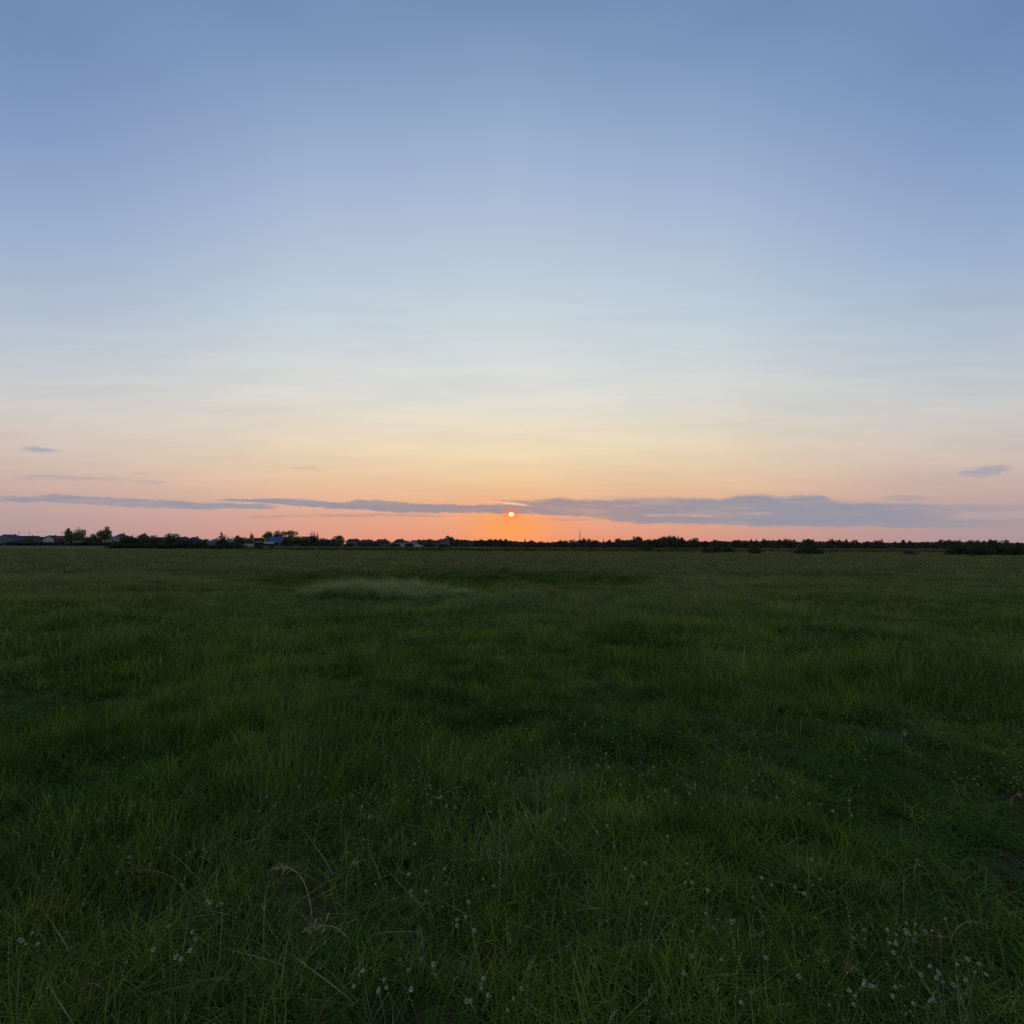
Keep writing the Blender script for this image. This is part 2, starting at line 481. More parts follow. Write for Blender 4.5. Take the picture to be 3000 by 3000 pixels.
def leaf_mat(name, a, c, brown=0.0):
    m, nt = newmat(name); b = NB(nt)
    v = b.attr('v'); p = b.pos()
    n1 = b.noise(p, 0.35, 3)
    cc = b.mix(b.ss(b.math('ADD', b.math('MULTIPLY', v, 0.5), b.math('MULTIPLY', n1, 0.5)), 0.3, 0.75), a, c)
    rnd = b.n('ShaderNodeObjectInfo').outputs['Random']
    cc = b.mix(b.math('MULTIPLY', rnd, 0.4), cc, (0.055, 0.055, 0.028))
    d = b.n('ShaderNodeBsdfDiffuse'); b.put(cc, d.inputs[0])
    tr = b.n('ShaderNodeBsdfTranslucent'); b.put(cc, tr.inputs[0])
    mx = b.n('ShaderNodeMixShader'); mx.inputs[0].default_value = 0.15
    nt.links.new(d.outputs[0], mx.inputs[1]); nt.links.new(tr.outputs[0], mx.inputs[2])
    o = b.n('ShaderNodeOutputMaterial'); nt.links.new(mx.outputs[0], o.inputs[0])
    return m

GRASS = blade_mat('grass_blades')
GRASS_PALE = blade_mat('pale_grass_blades', (0.225, 0.290, 0.110), 0.88)
SEDGE = blade_mat('sedge_blades', (0.012, 0.026, 0.008), 1.0)
SEED = plain('seed_heads', (0.135, 0.130, 0.060), 0.9, 0.3, 30, 0.0)
STRAW = plain('straw', (0.17, 0.155, 0.075), 0.85, 0.35, 20, 0.03)
CLOVER_LEAF = plain('clover_leaf', (0.016, 0.048, 0.010), 0.9, 0.35, 12, 0.03, 0, (0.034, 0.074, 0.015))
PETAL = plain('clover_petal', (0.35, 0.38, 0.27), 0.8, 0.3, 60, 0.2, 0.4)
STEM = plain('green_stem', (0.06, 0.11, 0.035), 0.6, 0.2, 30)
BARK = plain('bark', (0.05, 0.042, 0.034), 0.95, 0.3, 3, 0.1, 0.5)
LEAF_A = leaf_mat('leaf_poplar', (0.050, 0.072, 0.036), (0.105, 0.130, 0.055))
LEAF_B = leaf_mat('leaf_conifer', (0.026, 0.044, 0.030), (0.055, 0.076, 0.042))
LEAF_C = leaf_mat('leaf_willow', (0.022, 0.040, 0.024), (0.046, 0.070, 0.038))
LEAF_D = leaf_mat('leaf_far_wood', (0.055, 0.052, 0.042), (0.100, 0.088, 0.066))

# ground sheet
def ground_mat():
    m, nt = newmat('meadow_ground'); b = NB(nt)
    p = b.pos()
    c = meadow_tint(b, p)
    sp = b.n('ShaderNodeSeparateXYZ'); b.put(p, sp.inputs[0])
    y = sp.outputs[1]
    flat = b.mapv(p, (1, 1, 0))
    fine = b.noise(flat, 9.0, 6, 0.7)
    c = b.mix(1.0, c, b.mix(b.ss(fine, 0.3, 0.7), (0.55, 0.55, 0.55), (1.1, 1.1, 1.1)), 'MULTIPLY')
    soil = b.mix(b.ss(fine, 0.35, 0.65), (0.020, 0.015, 0.010), (0.060, 0.046, 0.030))
    c = b.mix(b.ss(y, 45.0, 130.0, 0.85, 0.0), c, soil)
    # far meadows: pale seeded grass with long dull streaks
    far = b.noise(b.mapv(p, (0.15, 1, 0)), 0.02, 5, 0.6)
    fc = b.mix(b.ss(far, 0.35, 0.65), (0.060, 0.066, 0.030), (0.100, 0.092, 0.050))
    c = b.mix(b.ss(y, 110.0, 190.0), c, fc)
    d = b.n('ShaderNodeBsdfPrincipled'); b.put(c, d.inputs['Base Color']); d.inputs['Roughness'].default_value = 0.95
    d.inputs['Specular IOR Level'].default_value = 0.0
    bn = b.n('ShaderNodeBump'); bn.inputs['Strength'].default_value = 0.8; bn.inputs['Distance'].default_value = 0.06
    b.put(fine, bn.inputs['Height']); nt.links.new(bn.outputs[0], d.inputs['Normal'])
    o = b.n('ShaderNodeOutputMaterial'); nt.links.new(d.outputs[0], o.inputs[0])
    return m
def axis(lim_lo, lim_hi, near_lo, near_hi, step, growth):
    xs = list(np.arange(near_lo, near_hi, step)); s = step
    x = xs[-1]
    while x < lim_hi: s *= growth; x += s; xs.append(x)
    s = step; x = xs[0]; pre = []
    while x > lim_lo: s *= growth; x -= s; pre.append(x)
    return np.array(pre[::-1] + xs)
gx = axis(-7000, 7000, -20, 20, 0.3, 1.09); gy = axis(-400, 9000, -3, 32, 0.3, 1.07)
GX, GY = np.meshgrid(gx, gy)
GV = np.stack([GX.ravel(), GY.ravel(), height(GX.ravel(), GY.ravel())], 1)
nx, ny = len(gx), len(gy)
ii = (np.arange(ny - 1)[:, None] * nx + np.arange(nx - 1)[None]).ravel()
ground = link('ground', mesh_np('ground', GV, np.stack([ii, ii + 1, ii + nx + 1, ii + nx], 1), None, [ground_mat()], smooth=True))
tag(ground, 'flat dark green meadow reaching to the horizon', 'ground', kind='structure')

# ------------------------------------------------------------------ grass (stuff)
def blades(n, rad, hlo, hhi, w, lean=0.35, bend=0.6, seg=4, wind=(0, 0), rg=rng):
    """n curved blades rooted in a disc; returns verts, faces, t, v"""
    a = rg.random(n) * 2 * np.pi; r = rad * np.sqrt(rg.random(n))
    bx, by = r * np.cos(a), r * np.sin(a)
    h = hlo + (hhi - hlo) * rg.random(n) ** 1.3
    d = rg.random(n) * 2 * np.pi
    dx, dy = np.cos(d), np.sin(d)
    ln = lean * rg.random(n); bd = bend * rg.random(n)
    wd = w * (0.6 + 0.8 * rg.random(n))
    px, py = -dy, dx
    ww = rg.random(n) * np.pi
    T = np.linspace(0, 1, seg + 1)
    V = np.zeros((n, seg + 1, 2, 3)); tt = np.zeros((n, seg + 1, 2))
    for k, t in enumerate(T):
        off = (ln * t + bd * t * t) * h
        cx = bx + dx * off + wind[0] * t * t * h; cy = by + dy * off + wind[1] * t * t * h
        cz = h * (t - 0.38 * bd * t * t)
        hw = wd * 0.5 * (1 - t ** 2.2) + 0.0002
        # blades twist a little
        tx = px * np.cos(ww * 0.3 * t) ; ty = py
        for s_, sg in ((0, -1), (1, 1)):
            V[:, k, s_, 0] = cx + sg * tx * hw; V[:, k, s_, 1] = cy + sg * ty * hw; V[:, k, s_, 2] = cz
        tt[:, k, :] = t
    base = (np.arange(n) * (seg + 1) * 2)[:, None]
    k = np.arange(seg)[None] * 2
    f = np.stack([base + k, base + k + 1, base + k + 3, base + k + 2], -1).reshape(-1, 4)
    v = np.repeat(rg.random(n), (seg + 1) * 2)
    return V.reshape(-1, 3), f, tt.ravel(), v

def stalks(n, rad, hlo, hhi, w, head, rg=rng, wind=(0, 0), droop=0.5):
    """thin stems that end in a loose seed head"""
    V, f, t, v = blades(n, rad, hlo, hhi, w, 0.25, droop, 5, wind, rg)
    v[:] = 0.3
    mi = np.zeros(len(f), int)
    VV = V.reshape(n, 6, 2, 3).mean(2)
    hv = []; hf = []
    for i in range(n):
        P = VV[i]
        for q in range(9):
            u = 0.68 + 0.32 * q / 8
            k = min(int(u * 5), 4); fr = u * 5 - k
            c = P[k] * (1 - fr) + P[k + 1] * fr
            s_ = head * (1.1 - abs(q / 8 - 0.45))
            dirv = rg.normal(size=3); dirv /= np.linalg.norm(dirv)
            side = np.cross(dirv, [0, 0, 1.0]); side /= (np.linalg.norm(side) + 1e-6)
            b0 = len(V) + len(hv)
            tip = c + dirv * s_ + np.array([0, 0, s_ * 0.8])
            hv += [c, c + side * s_ * 0.35 + (tip - c) * 0.5, tip, c - side * s_ * 0.35 + (tip - c) * 0.5]
            hf.append((b0, b0 + 1, b0 + 2, b0 + 3))
    V = np.concatenate([V, np.array(hv)]); f = np.concatenate([f, np.array(hf)])
    mi = np.concatenate([mi, np.ones(len(hf), int)])
    t = np.concatenate([t, np.ones(len(hv))]); v = np.concatenate([v, np.full(len(hv), 0.3)])
    return V, f, t, v, mi

def join(parts):
    V = []; Fs = []; t = []; v = []; mi = []; b = 0
    for p in parts:
        V.append(p[0]); Fs.append(p[1] + b); t.append(p[2]); v.append(p[3])
        mi.append(p[4] if len(p) > 4 else np.zeros(len(p[1]), int)); b += len(p[0])
    return np.concatenate(V), np.concatenate(Fs), np.concatenate(t), np.concatenate(v), np.concatenate(mi)

def clover_tuft(n, rad, size, mslot, rg=rng):
    V = []; f = []
    for i in range(n):
        a = rg.random() * 6.28; r = rad * math.sqrt(rg.random()); h = 0.04 + 0.09 * rg.random()
        c = np.array([r * math.cos(a), r * math.sin(a), h]); o = rg.random() * 6.28
        tl = rg.normal(size=2) * 0.25
        for k in range(3):
            q = o + k * 2.094; s_ = size * (0.8 + 0.4 * rg.random())
            d = np.array([math.cos(q), math.sin(q), 0.15]); sd_ = np.array([-math.sin(q), math.cos(q), 0])
            b0 = len(V)
            for pt in (c, c + d * s_ * 0.6 - sd_ * s_ * 0.45, c + d * s_, c + d * s_ * 0.6 + sd_ * s_ * 0.45):
                pt = pt.copy(); pt[2] += (pt[0] - c[0]) * tl[0] + (pt[1] - c[1]) * tl[1]; V.append(pt)
            f.append((b0, b0 + 1, b0 + 2, b0 + 3))
    return np.array(V), np.array(f), np.ones(len(V)), np.full(len(V), 0.3), np.full(len(f), mslot)

def variant_collection(name, meshes):
    c = bpy.data.collections.new(name)
    for i, me in enumerate(meshes):
        o = bpy.data.objects.new('%s_tuft_%02d' % (name, i), me); c.objects.link(o)
    return c

def scatter(name, P, rot, scl, idx, coll, label, cat):
    me = bpy.data.meshes.new(name)
    me.vertices.add(len(P)); me.vertices.foreach_set('co', P.astype(np.float32).ravel())
    a = me.attributes.new('rot', 'FLOAT_VECTOR', 'POINT'); a.data.foreach_set('vector', rot.astype(np.float32).ravel())
    a = me.attributes.new('scl', 'FLOAT_VECTOR', 'POINT'); a.data.foreach_set('vector', scl.astype(np.float32).ravel())
    a = me.attributes.new('idx', 'INT', 'POINT'); a.data.foreach_set('value', idx.astype(np.int32))
    o = link(name, me)
    ng = bpy.data.node_groups.new(name + '_nodes', 'GeometryNodeTree')
    ng.interface.new_socket('Geometry', in_out='INPUT', socket_type='NodeSocketGeometry')
    ng.interface.new_socket('Geometry', in_out='OUTPUT', socket_type='NodeSocketGeometry')
    gi = ng.nodes.new('NodeGroupInput'); go = ng.nodes.new('NodeGroupOutput')
    m2p = ng.nodes.new('GeometryNodeMeshToPoints')
    iop = ng.nodes.new('GeometryNodeInstanceOnPoints')
    ci = ng.nodes.new('GeometryNodeCollectionInfo'); ci.inputs[0].default_value = coll
    ci.inputs['Separate Children'].default_value = True; ci.inputs['Reset Children'].default_value = True
    def na(nm, dt):
        q = ng.nodes.new('GeometryNodeInputNamedAttribute'); q.data_type = dt; q.inputs['Name'].default_value = nm
        return [s for s in q.outputs if s.enabled][0]
    lk = ng.links.new
    lk(gi.outputs[0], m2p.inputs['Mesh']); lk(m2p.outputs[0], iop.inputs['Points']); lk(ci.outputs[0], iop.inputs['Instance'])
    iop.inputs['Pick Instance'].default_value = True
    lk(na('idx', 'INT'), iop.inputs['Instance Index']); lk(na('scl', 'FLOAT_VECTOR'), iop.inputs['Scale'])
    e2r = ng.nodes.new('FunctionNodeEulerToRotation'); lk(na('rot', 'FLOAT_VECTOR'), e2r.inputs[0]); lk(e2r.outputs[0], iop.inputs['Rotation'])
    lk(iop.outputs[0], go.inputs[0])
    md = o.modifiers.new('scatter', 'NODES'); md.node_group = ng
    tag(o, label, cat, kind='stuff')
    return o

def mk(parts, mats):
    V, f, t, v, mi = join(parts)
    return mesh_np('tuft', V, f, {'t': t, 'v': v}, mats, mi)

GM = [GRASS, SEED, CLOVER_LEAF, STRAW]
def strawify(p):  # all faces straw
    V, f, t, v = p[:4]; return V, f, t, v, np.full(len(f), 3)
near = [
    mk([blades(80, 0.12, 0.08, 0.19, 0.0042, 0.6, 0.9)], GM),
    mk([blades(100, 0.14, 0.04, 0.12, 0.0036, 0.7, 0.9)], GM),
    mk([blades(70, 0.09, 0.10, 0.24, 0.0050, 0.5, 0.8)], GM),
    mk([blades(60, 0.14, 0.08, 0.20, 0.0032, 0.6, 0.9), clover_tuft(18, 0.15, 0.013, 2)], GM),
    mk([clover_tuft(34, 0.16, 0.013, 2), blades(60, 0.14, 0.05, 0.15, 0.0032, 0.6, 0.9)], GM),
    mk([blades(50, 0.12, 0.10, 0.24, 0.0030, 0.5, 0.8), stalks(4, 0.1, 0.20, 0.36, 0.0015, 0.0075)], GM),
    mk([blades(50, 0.12, 0.08, 0.22, 0.0034, 0.5, 0.9), strawify(blades(9, 0.12, 0.06, 0.18, 0.0024, 0.9, 1.3))], GM),
    mk([blades(26, 0.16, 0.03, 0.08, 0.0028, 0.9, 1.0), strawify(blades(14, 0.15, 0.02, 0.06, 0.0026, 1.2, 1.2)), clover_tuft(14, 0.15, 0.013, 2)], GM),
]
mid = [
    mk([blades(110, 0.34, 0.12, 0.28, 0.009, 0.5, 0.8, 3)], GM),
    mk([blades(110, 0.34, 0.08, 0.20, 0.008, 0.6, 0.9, 3)], GM),
    mk([blades(80, 0.30, 0.12, 0.28, 0.008, 0.5, 0.8, 3), stalks(20, 0.3, 0.22, 0.38, 0.003, 0.016)], GM),
    mk([blades(90, 0.34, 0.10, 0.24, 0.008, 0.5, 0.9, 3), strawify(blades(22, 0.3, 0.12, 0.28, 0.005, 0.7, 1.0, 3))], GM),
]
farv = [
    mk([blades(150, 0.95, 0.14, 0.30, 0.024, 0.5, 0.8, 2)], GM),
    mk([blades(110, 0.95, 0.14, 0.30, 0.024, 0.5, 0.8, 2), stalks(46, 0.9, 0.24, 0.36, 0.008, 0.045)], GM),
    mk([blades(150, 0.95, 0.10, 0.24, 0.022, 0.6, 0.9, 2)], GM),
]
C_NEAR = variant_collection('near', near); C_MID = variant_collection('mid', mid); C_FAR = variant_collection('far', farv)

def fan(n_per_m2, y0, y1, margin=3.0, slope=1.12):
    """random ground points in the wedge of land the camera looks over, with room to step aside"""
    area_full = (y1 - y0) * 2 * (margin + slope * y1)
    n = int(area_full * n_per_m2)
    x = (rng.random(n) * 2 - 1) * (margin + slope * y1); y = y0 + (y1 - y0) * rng.random(n)
    k = np.abs(x) < margin + slope * np.maximum(y, 0)
    return x[k], y[k]

def bare(x, y):
    """worn brown spots"""
    b = np.exp(-(((x + 5.6) / 1.3) ** 2 + ((y - 5.4) / 0.8) ** 2))
    b = np.maximum(b, 0.55 * smooth01((fbm(x, y, 0.7, 21) - 0.64) / 0.08))
    return b
def hollow(x, y):
    return np.exp(-(((x + 3) / 10.0) ** 2 + ((y - 26) / 7) ** 2))

def sward(name, coll, nvar, x, y, pick, hs, label, smin=0.8, smax=1.3):
    n = len(x)
    z = height(x, y) - 0.01
    wd = fbm(x, y, 0.18, 31) * 6.28 * 1.5
    wt = 0.18 + 0.35 * smooth01((fbm(x, y, 0.5, 41) - 0.4) / 0.3)
    rz = rng.random(n) * 6.28
    rot = np.stack([np.cos(wd) * wt * rng.random(n) * 1.2, np.sin(wd) * wt * rng.random(n) * 1.2, rz], 1)
    s_ = smin + (smax - smin) * rng.random(n)
    scl = np.stack([s_, s_, s_ * hs], 1)
    return scatter(name, np.stack([x, y, z], 1), rot, scl, pick, coll, label, 'grass')

def near_pick(x, y):
    n = len(x); a = fbm(x, y, 0.8, 51); c = fbm(x, y, 0.55, 61); r = rng.random(n)
    idx = rng.integers(0, 3, n)
    idx = np.where((a > 0.57) & (r < 0.6), 3 + (rng.random(n) < 0.5), idx)
    idx = np.where((c > 0.56) & (r > 0.35), 5 + (rng.random(n) < 0.5), idx)
    idx = np.where((rng.random(n) < 0.13), 6, idx)
    idx = np.where(rng.random(n) < bare(x, y) * 0.9, 7, idx)
    return idx
def tallness(x, y):
    h = 0.50 + 1.10 * smooth01((fbm(x, y, 1.1, 71) - 0.25) / 0.5) * smooth01((fbm(x, y, 0.3, 72) - 0.25) / 0.4)
    h = h * (0.60 + 0.50 * fbm(x, y, 4.0, 75, 3)) * (1 - 0.45 * bare(x, y)) * (1 - 0.35 * hollow(x, y))
    return h

x, y = fan(125, -1.0, 11.5)
k = rng.random(len(x)) > smooth01((np.hypot(x, y) - 7.0) / 5.0) * 0.9
x, y = x[k], y[k]
g = smooth01((fbm(x, y, 1.5, 111, 3) - 0.30) / 0.22)      # thin, low gaps between tussocks
k = rng.random(len(x)) < 0.42 + 0.58 * g
x, y = x[k], y[k]
sward('meadow_grass', C_NEAR, 8, x, y, near_pick(x, y), tallness(x, y), 'tangled dark green grass and clover in the foreground')
x, y = fan(26, 6.0, 32.0)
k = rng.random(len(x)) < smooth01((np.hypot(x, y) - 6.0) / 5.0)
x, y = x[k], y[k]
p = np.where(rng.random(len(x)) < (0.10 + 0.40 * smooth01((y - 7) / 14)) * (0.4 + 1.2 * fbm(x, y, 0.2, 81)), rng.integers(2, 4, len(x)), rng.integers(0, 2, len(x)))
p = np.where(rng.random(len(x)) < hollow(x, y), rng.integers(0, 2, len(x)), p)
sward('meadow_grass', C_MID, 4, x, y, p, tallness(x, y) * 1.1, 'dull green and seed brown grass across the middle of the field')
x1, y1 = fan(3.6, 28.0, 75.0, 6)
x2, y2 = fan(1.3, 75.0, 165.0, 6)
x, y = np.concatenate([x1, x2]), np.concatenate([y1, y2])
p = np.where(rng.random(len(x)) < 0.5, 1, rng.integers(0, 3, len(x)))
hs = tallness(x, y) * 0.85
sward('meadow_grass', C_FAR, 3, x, y, p, hs, 'olive brown grass of the distant field')

# dark sedge strip along the low wet line at the far side of the near field
sedge_v = [mk([blades(120, 1.5, 0.4, 0.9, 0.05, 0.4, 0.7, 2)], [SEDGE]), mk([blades(90, 1.2, 0.3, 0.7, 0.05, 0.5, 0.9, 2)], [SEDGE])]
C_SEDGE = variant_collection('sedge', sedge_v)
n = 26000
sx = -95 + 340 * rng.random(n)
yc = 150 + 10 * (fbm(sx, sx * 0, 0.02, 91) - 0.5) + np.where(sx < -30, (-(sx + 30)) * 0.35, 0)
sy = yc + (rng.random(n) - 0.3) * 48
k = (fbm(sx, sy, 0.05, 95) > 0.28)
sx, sy, yc = sx[k], sy[k], yc[k]
hs = (0.75 + 0.5 * fbm(sx, sy, 0.08, 97)) * np.where(sx > 60, 0.75, 1.0) * smooth01((sx + 95) / 40 + 0.2)
sedge = sward('sedge_strip', C_SEDGE, 2, sx, sy, rng.integers(0, 2, len(sx)), hs, 'dark strip of rank sedge crossing the field before the far meadow')

# pale lodged mound of tall grass
def lodged(n, rg=rng):
    V, f, t, v = blades(n, 0.22, 0.30, 0.56, 0.006, 0.35, 1.0, 5, (0.45, -0.15), rg)
    return V, f, t, v, np.zeros(len(f), int)
mv = []
for i in range(3):
    s_ = stalks(12, 0.2, 0.36, 0.56, 0.003, 0.018, rng, (0.5, -0.2), 0.9)
    mv.append(mk([lodged(70), s_], [GRASS_PALE, plain('pale_seed_heads', (0.17, 0.20, 0.095), 0.9, 0.2, 20, 0.1)]))
C_MOUND = variant_collection('mound', mv)
nt_ = 42                                   # tussocks, each a sheaf of tufts leaning one way
a = rng.random(nt_) * 6.28; r = np.sqrt(rng.random(nt_))
tx_, ty_ = -3.75 + r * np.cos(a) * 2.6, 16.0 + r * np.sin(a) * 1.15
th_ = (0.70 + 0.75 * rng.random(nt_)) * (1 - 0.35 * r ** 3)
tk = np.repeat(np.arange(nt_), 10); n = len(tk)
mx_ = tx_[tk] + rng.normal(size=n) * 0.11; my_ = ty_[tk] + rng.normal(size=n) * 0.11
hs = th_[tk] * (0.75 + 0.4 * rng.random(n))
mound = sward('tall_grass_mound', C_MOUND, 3, mx_, my_, rng.integers(0, 3, n), hs, 'pale windswept mound of tall grass in the middle of the field', 0.7, 1.2)
mound['category'] = 'grass mound'

# ------------------------------------------------------------------ trees and bushes
def leaf_cloud(centres, n, size, flat=0.75, rg=rng):
    """centres: list of (x, y, z, rx, ry, rz, weight)"""
    C = np.array(centres, float); w = C[:, 6] / C[:, 6].sum()
    k = rg.choice(len(C), n, p=w)
    d = rg.normal(size=(n, 3)); d /= np.linalg.norm(d, axis=1)[:, None]
    rr = (0.35 + 0.65 * rg.random(n) ** 0.5)[:, None] * (1 + 0.10 * rg.normal(size=(n, 1)))
    P = C[k, :3] + d * rr * C[k, 3:6]
    P[:, 2] = np.maximum(P[:, 2], 0.02)
    nrm = d * 0.6 + rg.normal(size=(n, 3)); nrm /= np.linalg.norm(nrm, axis=1)[:, None]
    a = np.cross(nrm, rg.normal(size=(n, 3))); a /= np.linalg.norm(a, axis=1)[:, None]
    b = np.cross(nrm, a)
    s_ = (size * (0.6 + 0.8 * rg.random(n)))[:, None]
    V = np.stack([P - a * s_, P - b * s_ * flat * 0.6 , P + a * s_, P + b * s_ * flat * 0.8], 1).reshape(-1, 3)
    f = np.arange(n * 4).reshape(-1, 4)
    v = np.repeat(rg.random(n) * 0.5 + 0.5 * rg.random(len(C))[k], 4)
    return V, f, v

def crown_mesh(kind, seed):
    """unit tree: 1 m tall, 1 m wide"""
    rg = np.random.default_rng(seed)
    C = []
    if kind == 'round':
        for i in range(22):
            a = rg.random() * 6.28; z = 0.16 + 0.68 * rg.random(); r = 0.33 * math.sqrt(max(0.1, 1 - ((z - 0.5) / 0.5) ** 2)) * rg.random() ** 0.4 * 1.1
            q = 0.12 + 0.07 * rg.random(); C.append((r * math.cos(a), r * math.sin(a), z, q, q, q * 0.85, q * q))
        C.append((0, 0, 0.42, 0.34, 0.34, 0.38, 0.16)); n, s_ = 2600, 0.034
    elif kind == 'loose':
        for i in range(15):
            a = rg.random() * 6.28; z = 0.25 + 0.68 * rg.random(); r = 0.36 * rg.random() ** 0.6 * (1.1 - 0.55 * z)
            q = 0.07 + 0.08 * rg.random(); C.append((r * math.cos(a), r * math.sin(a), z, q * 1.2, q * 1.2, q, q * q))
        C.append((0, 0, 0.32, 0.30, 0.30, 0.30, 0.06)); n, s_ = 2000, 0.032
    elif kind == 'conifer':
        for i in range(16):
            z = 0.1 + 0.86 * i / 15; r = 0.42 * (1 - z) + 0.03
            for k in range(4):
                a = rg.random() * 6.28
                C.append((r * 0.55 * math.cos(a), r * 0.55 * math.sin(a), z, r * 0.6, r * 0.6, 0.04, r * r + 0.004))
        n, s_ = 1900, 0.034
    elif kind == 'columnar':
        for i in range(12):
            z = 0.15 + 0.78 * i / 11; r = 0.30 * math.sin(math.pi * min(1, 0.25 + 0.7 * z)) * (0.8 + 0.4 * rg.random())
            C.append(((rg.random() - 0.5) * 0.2, (rg.random() - 0.5) * 0.2, z, r, r, 0.09, r * r))
        n, s_ = 1700, 0.034
    elif kind == 'spiky':
        for sx_ in (-0.28, -0.12, 0.05, 0.2, 0.32):
            tp = 0.7 + 0.3 * rg.random() - abs(sx_) * 0.5
            for i in range(8):
                z = 0.08 + (tp - 0.08) * i / 7; r = 0.18 * (1.05 - i / 7) + 0.025
                C.append((sx_, (rg.random() - 0.5) * 0.3, z, r, r, 0.07, r * r))
        n, s_ = 2200, 0.032
    elif kind == 'bush':
        for i in range(18):
            a = rg.random() * 6.28; r = 0.42 * rg.random() ** 0.6; z = (0.30 + 0.42 * rg.random()) * (1.15 - r * 1.3)
            q = 0.11 + 0.09 * rg.random(); C.append((r * math.cos(a), r * math.sin(a), z, q, q, q * 1.5, q * q))
            C.append((r * math.cos(a), r * math.sin(a), z * 0.4, q * 1.1, q * 1.1, q * 1.8, q * q))
        n, s_ = 5600, 0.026
    V, f, v = leaf_cloud(C, n, s_, 0.8, rg)
    V[:, 2] *= 1.0 / np.percentile(V[:, 2], 99.6)
    for ax in (0, 1):
        lo, hi = np.percentile(V[:, ax], (0.8, 99.2)); V[:, ax] = (V[:, ax] - (lo + hi) / 2) / (hi - lo)
    return V, f, v

def trunk_mesh(kind, seed):
    rg = np.random.default_rng(seed + 500)
    mb = MB()
    top = {'round': 0.6, 'loose': 0.8, 'conifer': 0.95, 'columnar': 0.8, 'spiky': 0.7, 'bush': 0.4}[kind]
    rb = {'round': 0.028, 'loose': 0.024, 'conifer': 0.02, 'columnar': 0.022, 'spiky': 0.03, 'bush': 0.02}[kind]
    pts = [(0.01 * rg.normal() * i, 0.01 * rg.normal() * i, top * i / 4 - (0.02 if i == 0 else 0)) for i in range(5)]
    mb.tube(pts, [rb * (1 - 0.19 * i) for i in range(5)], 6)
    for i in range(6 if kind != 'conifer' else 0):
        k = 1 + i % 3; p = Vector(pts[k]); a = rg.random() * 6.28; l = 0.22 + 0.12 * rg.random()
        mb.tube([p, p + Vector((math.cos(a) * l * 0.5, math.sin(a) * l * 0.5, l * 0.45)), p + Vector((math.cos(a) * l, math.sin(a) * l, l * 0.7))], [rb * 0.45, rb * 0.3, rb * 0.12], 5)
    return mb

MATK = {'round': LEAF_A, 'loose': LEAF_A, 'conifer': LEAF_B, 'columnar': LEAF_A, 'spiky': LEAF_B, 'bush': LEAF_C}
PROTO = {}
def proto(kind, j, mat=None):
    key = (kind, j, mat.name if mat else '')
    if key not in PROTO:
        V, f, v = crown_mesh(kind, 100 * len(kind) + j)
        cm = mesh_np('crown', V, f, {'v': v}, [mat or MATK[kind]])
        mb = trunk_mesh(kind, j)
        tm = bpy.data.meshes.new('trunk'); tm.from_pydata(mb.v, [], mb.f); tm.materials.append(BARK)
        PROTO[key] = (cm, tm)
    return PROTO[key]

NAMES = {'round': 'broadleaf_tree', 'loose': 'broadleaf_tree', 'conifer': 'conifer_tree', 'columnar': 'poplar_tree', 'spiky': 'conifer_tree', 'bush': 'bush'}
def plant(kind, px0, px1, ytop, Y, label, cat='tree', group=None, j=None, mat=None, name=None, depth=None):
    """a tree or bush between two bearings, its top at the height seen at that distance"""
    pc = (px0 + px1) / 2
    P = at_depth(pc, ytop, Y); z0 = hz(P.x, Y)
    w = abs(at_depth(px1, 1600, Y).x - at_depth(px0, 1600, Y).x)
    h = P.z - z0
    j = random.randrange(3) if j is None else j
    cm, tm = proto(kind, j, mat)
    o = empty(name or NAMES[kind], (P.x, Y, z0 - 0.03), label, cat, group)
    o.rotation_euler.z = 0 if kind == 'spiky' else random.random() * 6.28
    sx_ = w
    o.scale = (sx_, depth or sx_, h)
    if depth: o.rotation_euler.z = 0
    link('crown', cm, o); link('trunk', tm, o)
    return o

# ------------------------------------------------------------------ village
def roofmat(n, c): return plain(n, c, 0.8, 0.25, 1.2, 0.12, 0.1)
R = {k: roofmat('roof_' + k, c) for k, c in {
    'slate': (0.018, 0.018, 0.024), 'bluegrey': (0.022, 0.029, 0.048), 'maroon': (0.055, 0.024, 0.026), 'brown': (0.045, 0.032, 0.028),
    'teal': (0.06, 0.115, 0.12), 'blue': (0.026, 0.060, 0.135), 'lightblue': (0.11, 0.155, 0.21), 'palegrey': (0.085, 0.092, 0.11), 'purple': (0.022, 0.018, 0.026)}.items()}
Wm = {k: plain('wall_' + k, c, 0.9, 0.1, 1.0, 0.1, 0.1) for k, c in {
    'white': (0.24, 0.245, 0.26), 'grey': (0.065, 0.068, 0.078), 'brick': (0.065, 0.026, 0.026), 'dark': (0.030, 0.029, 0.032), 'paleblue': (0.075, 0.088, 0.115)}.items()}
FRAME = plain('window_frame', (0.2, 0.2, 0.2), 0.6)
GLASS = plain('window_glass', (0.02, 0.025, 0.03), 0.12, 0.1, 1, 0.6)
BRICKC = plain('chimney_brick', (0.13, 0.06, 0.045), 0.9)
DOORM = plain('door_paint', (0.08, 0.06, 0.05), 0.6)
METAL = plain('weathered_metal', (0.10, 0.10, 0.11), 0.5)
WOODP = plain('pole_wood', (0.07, 0.06, 0.05), 0.9)

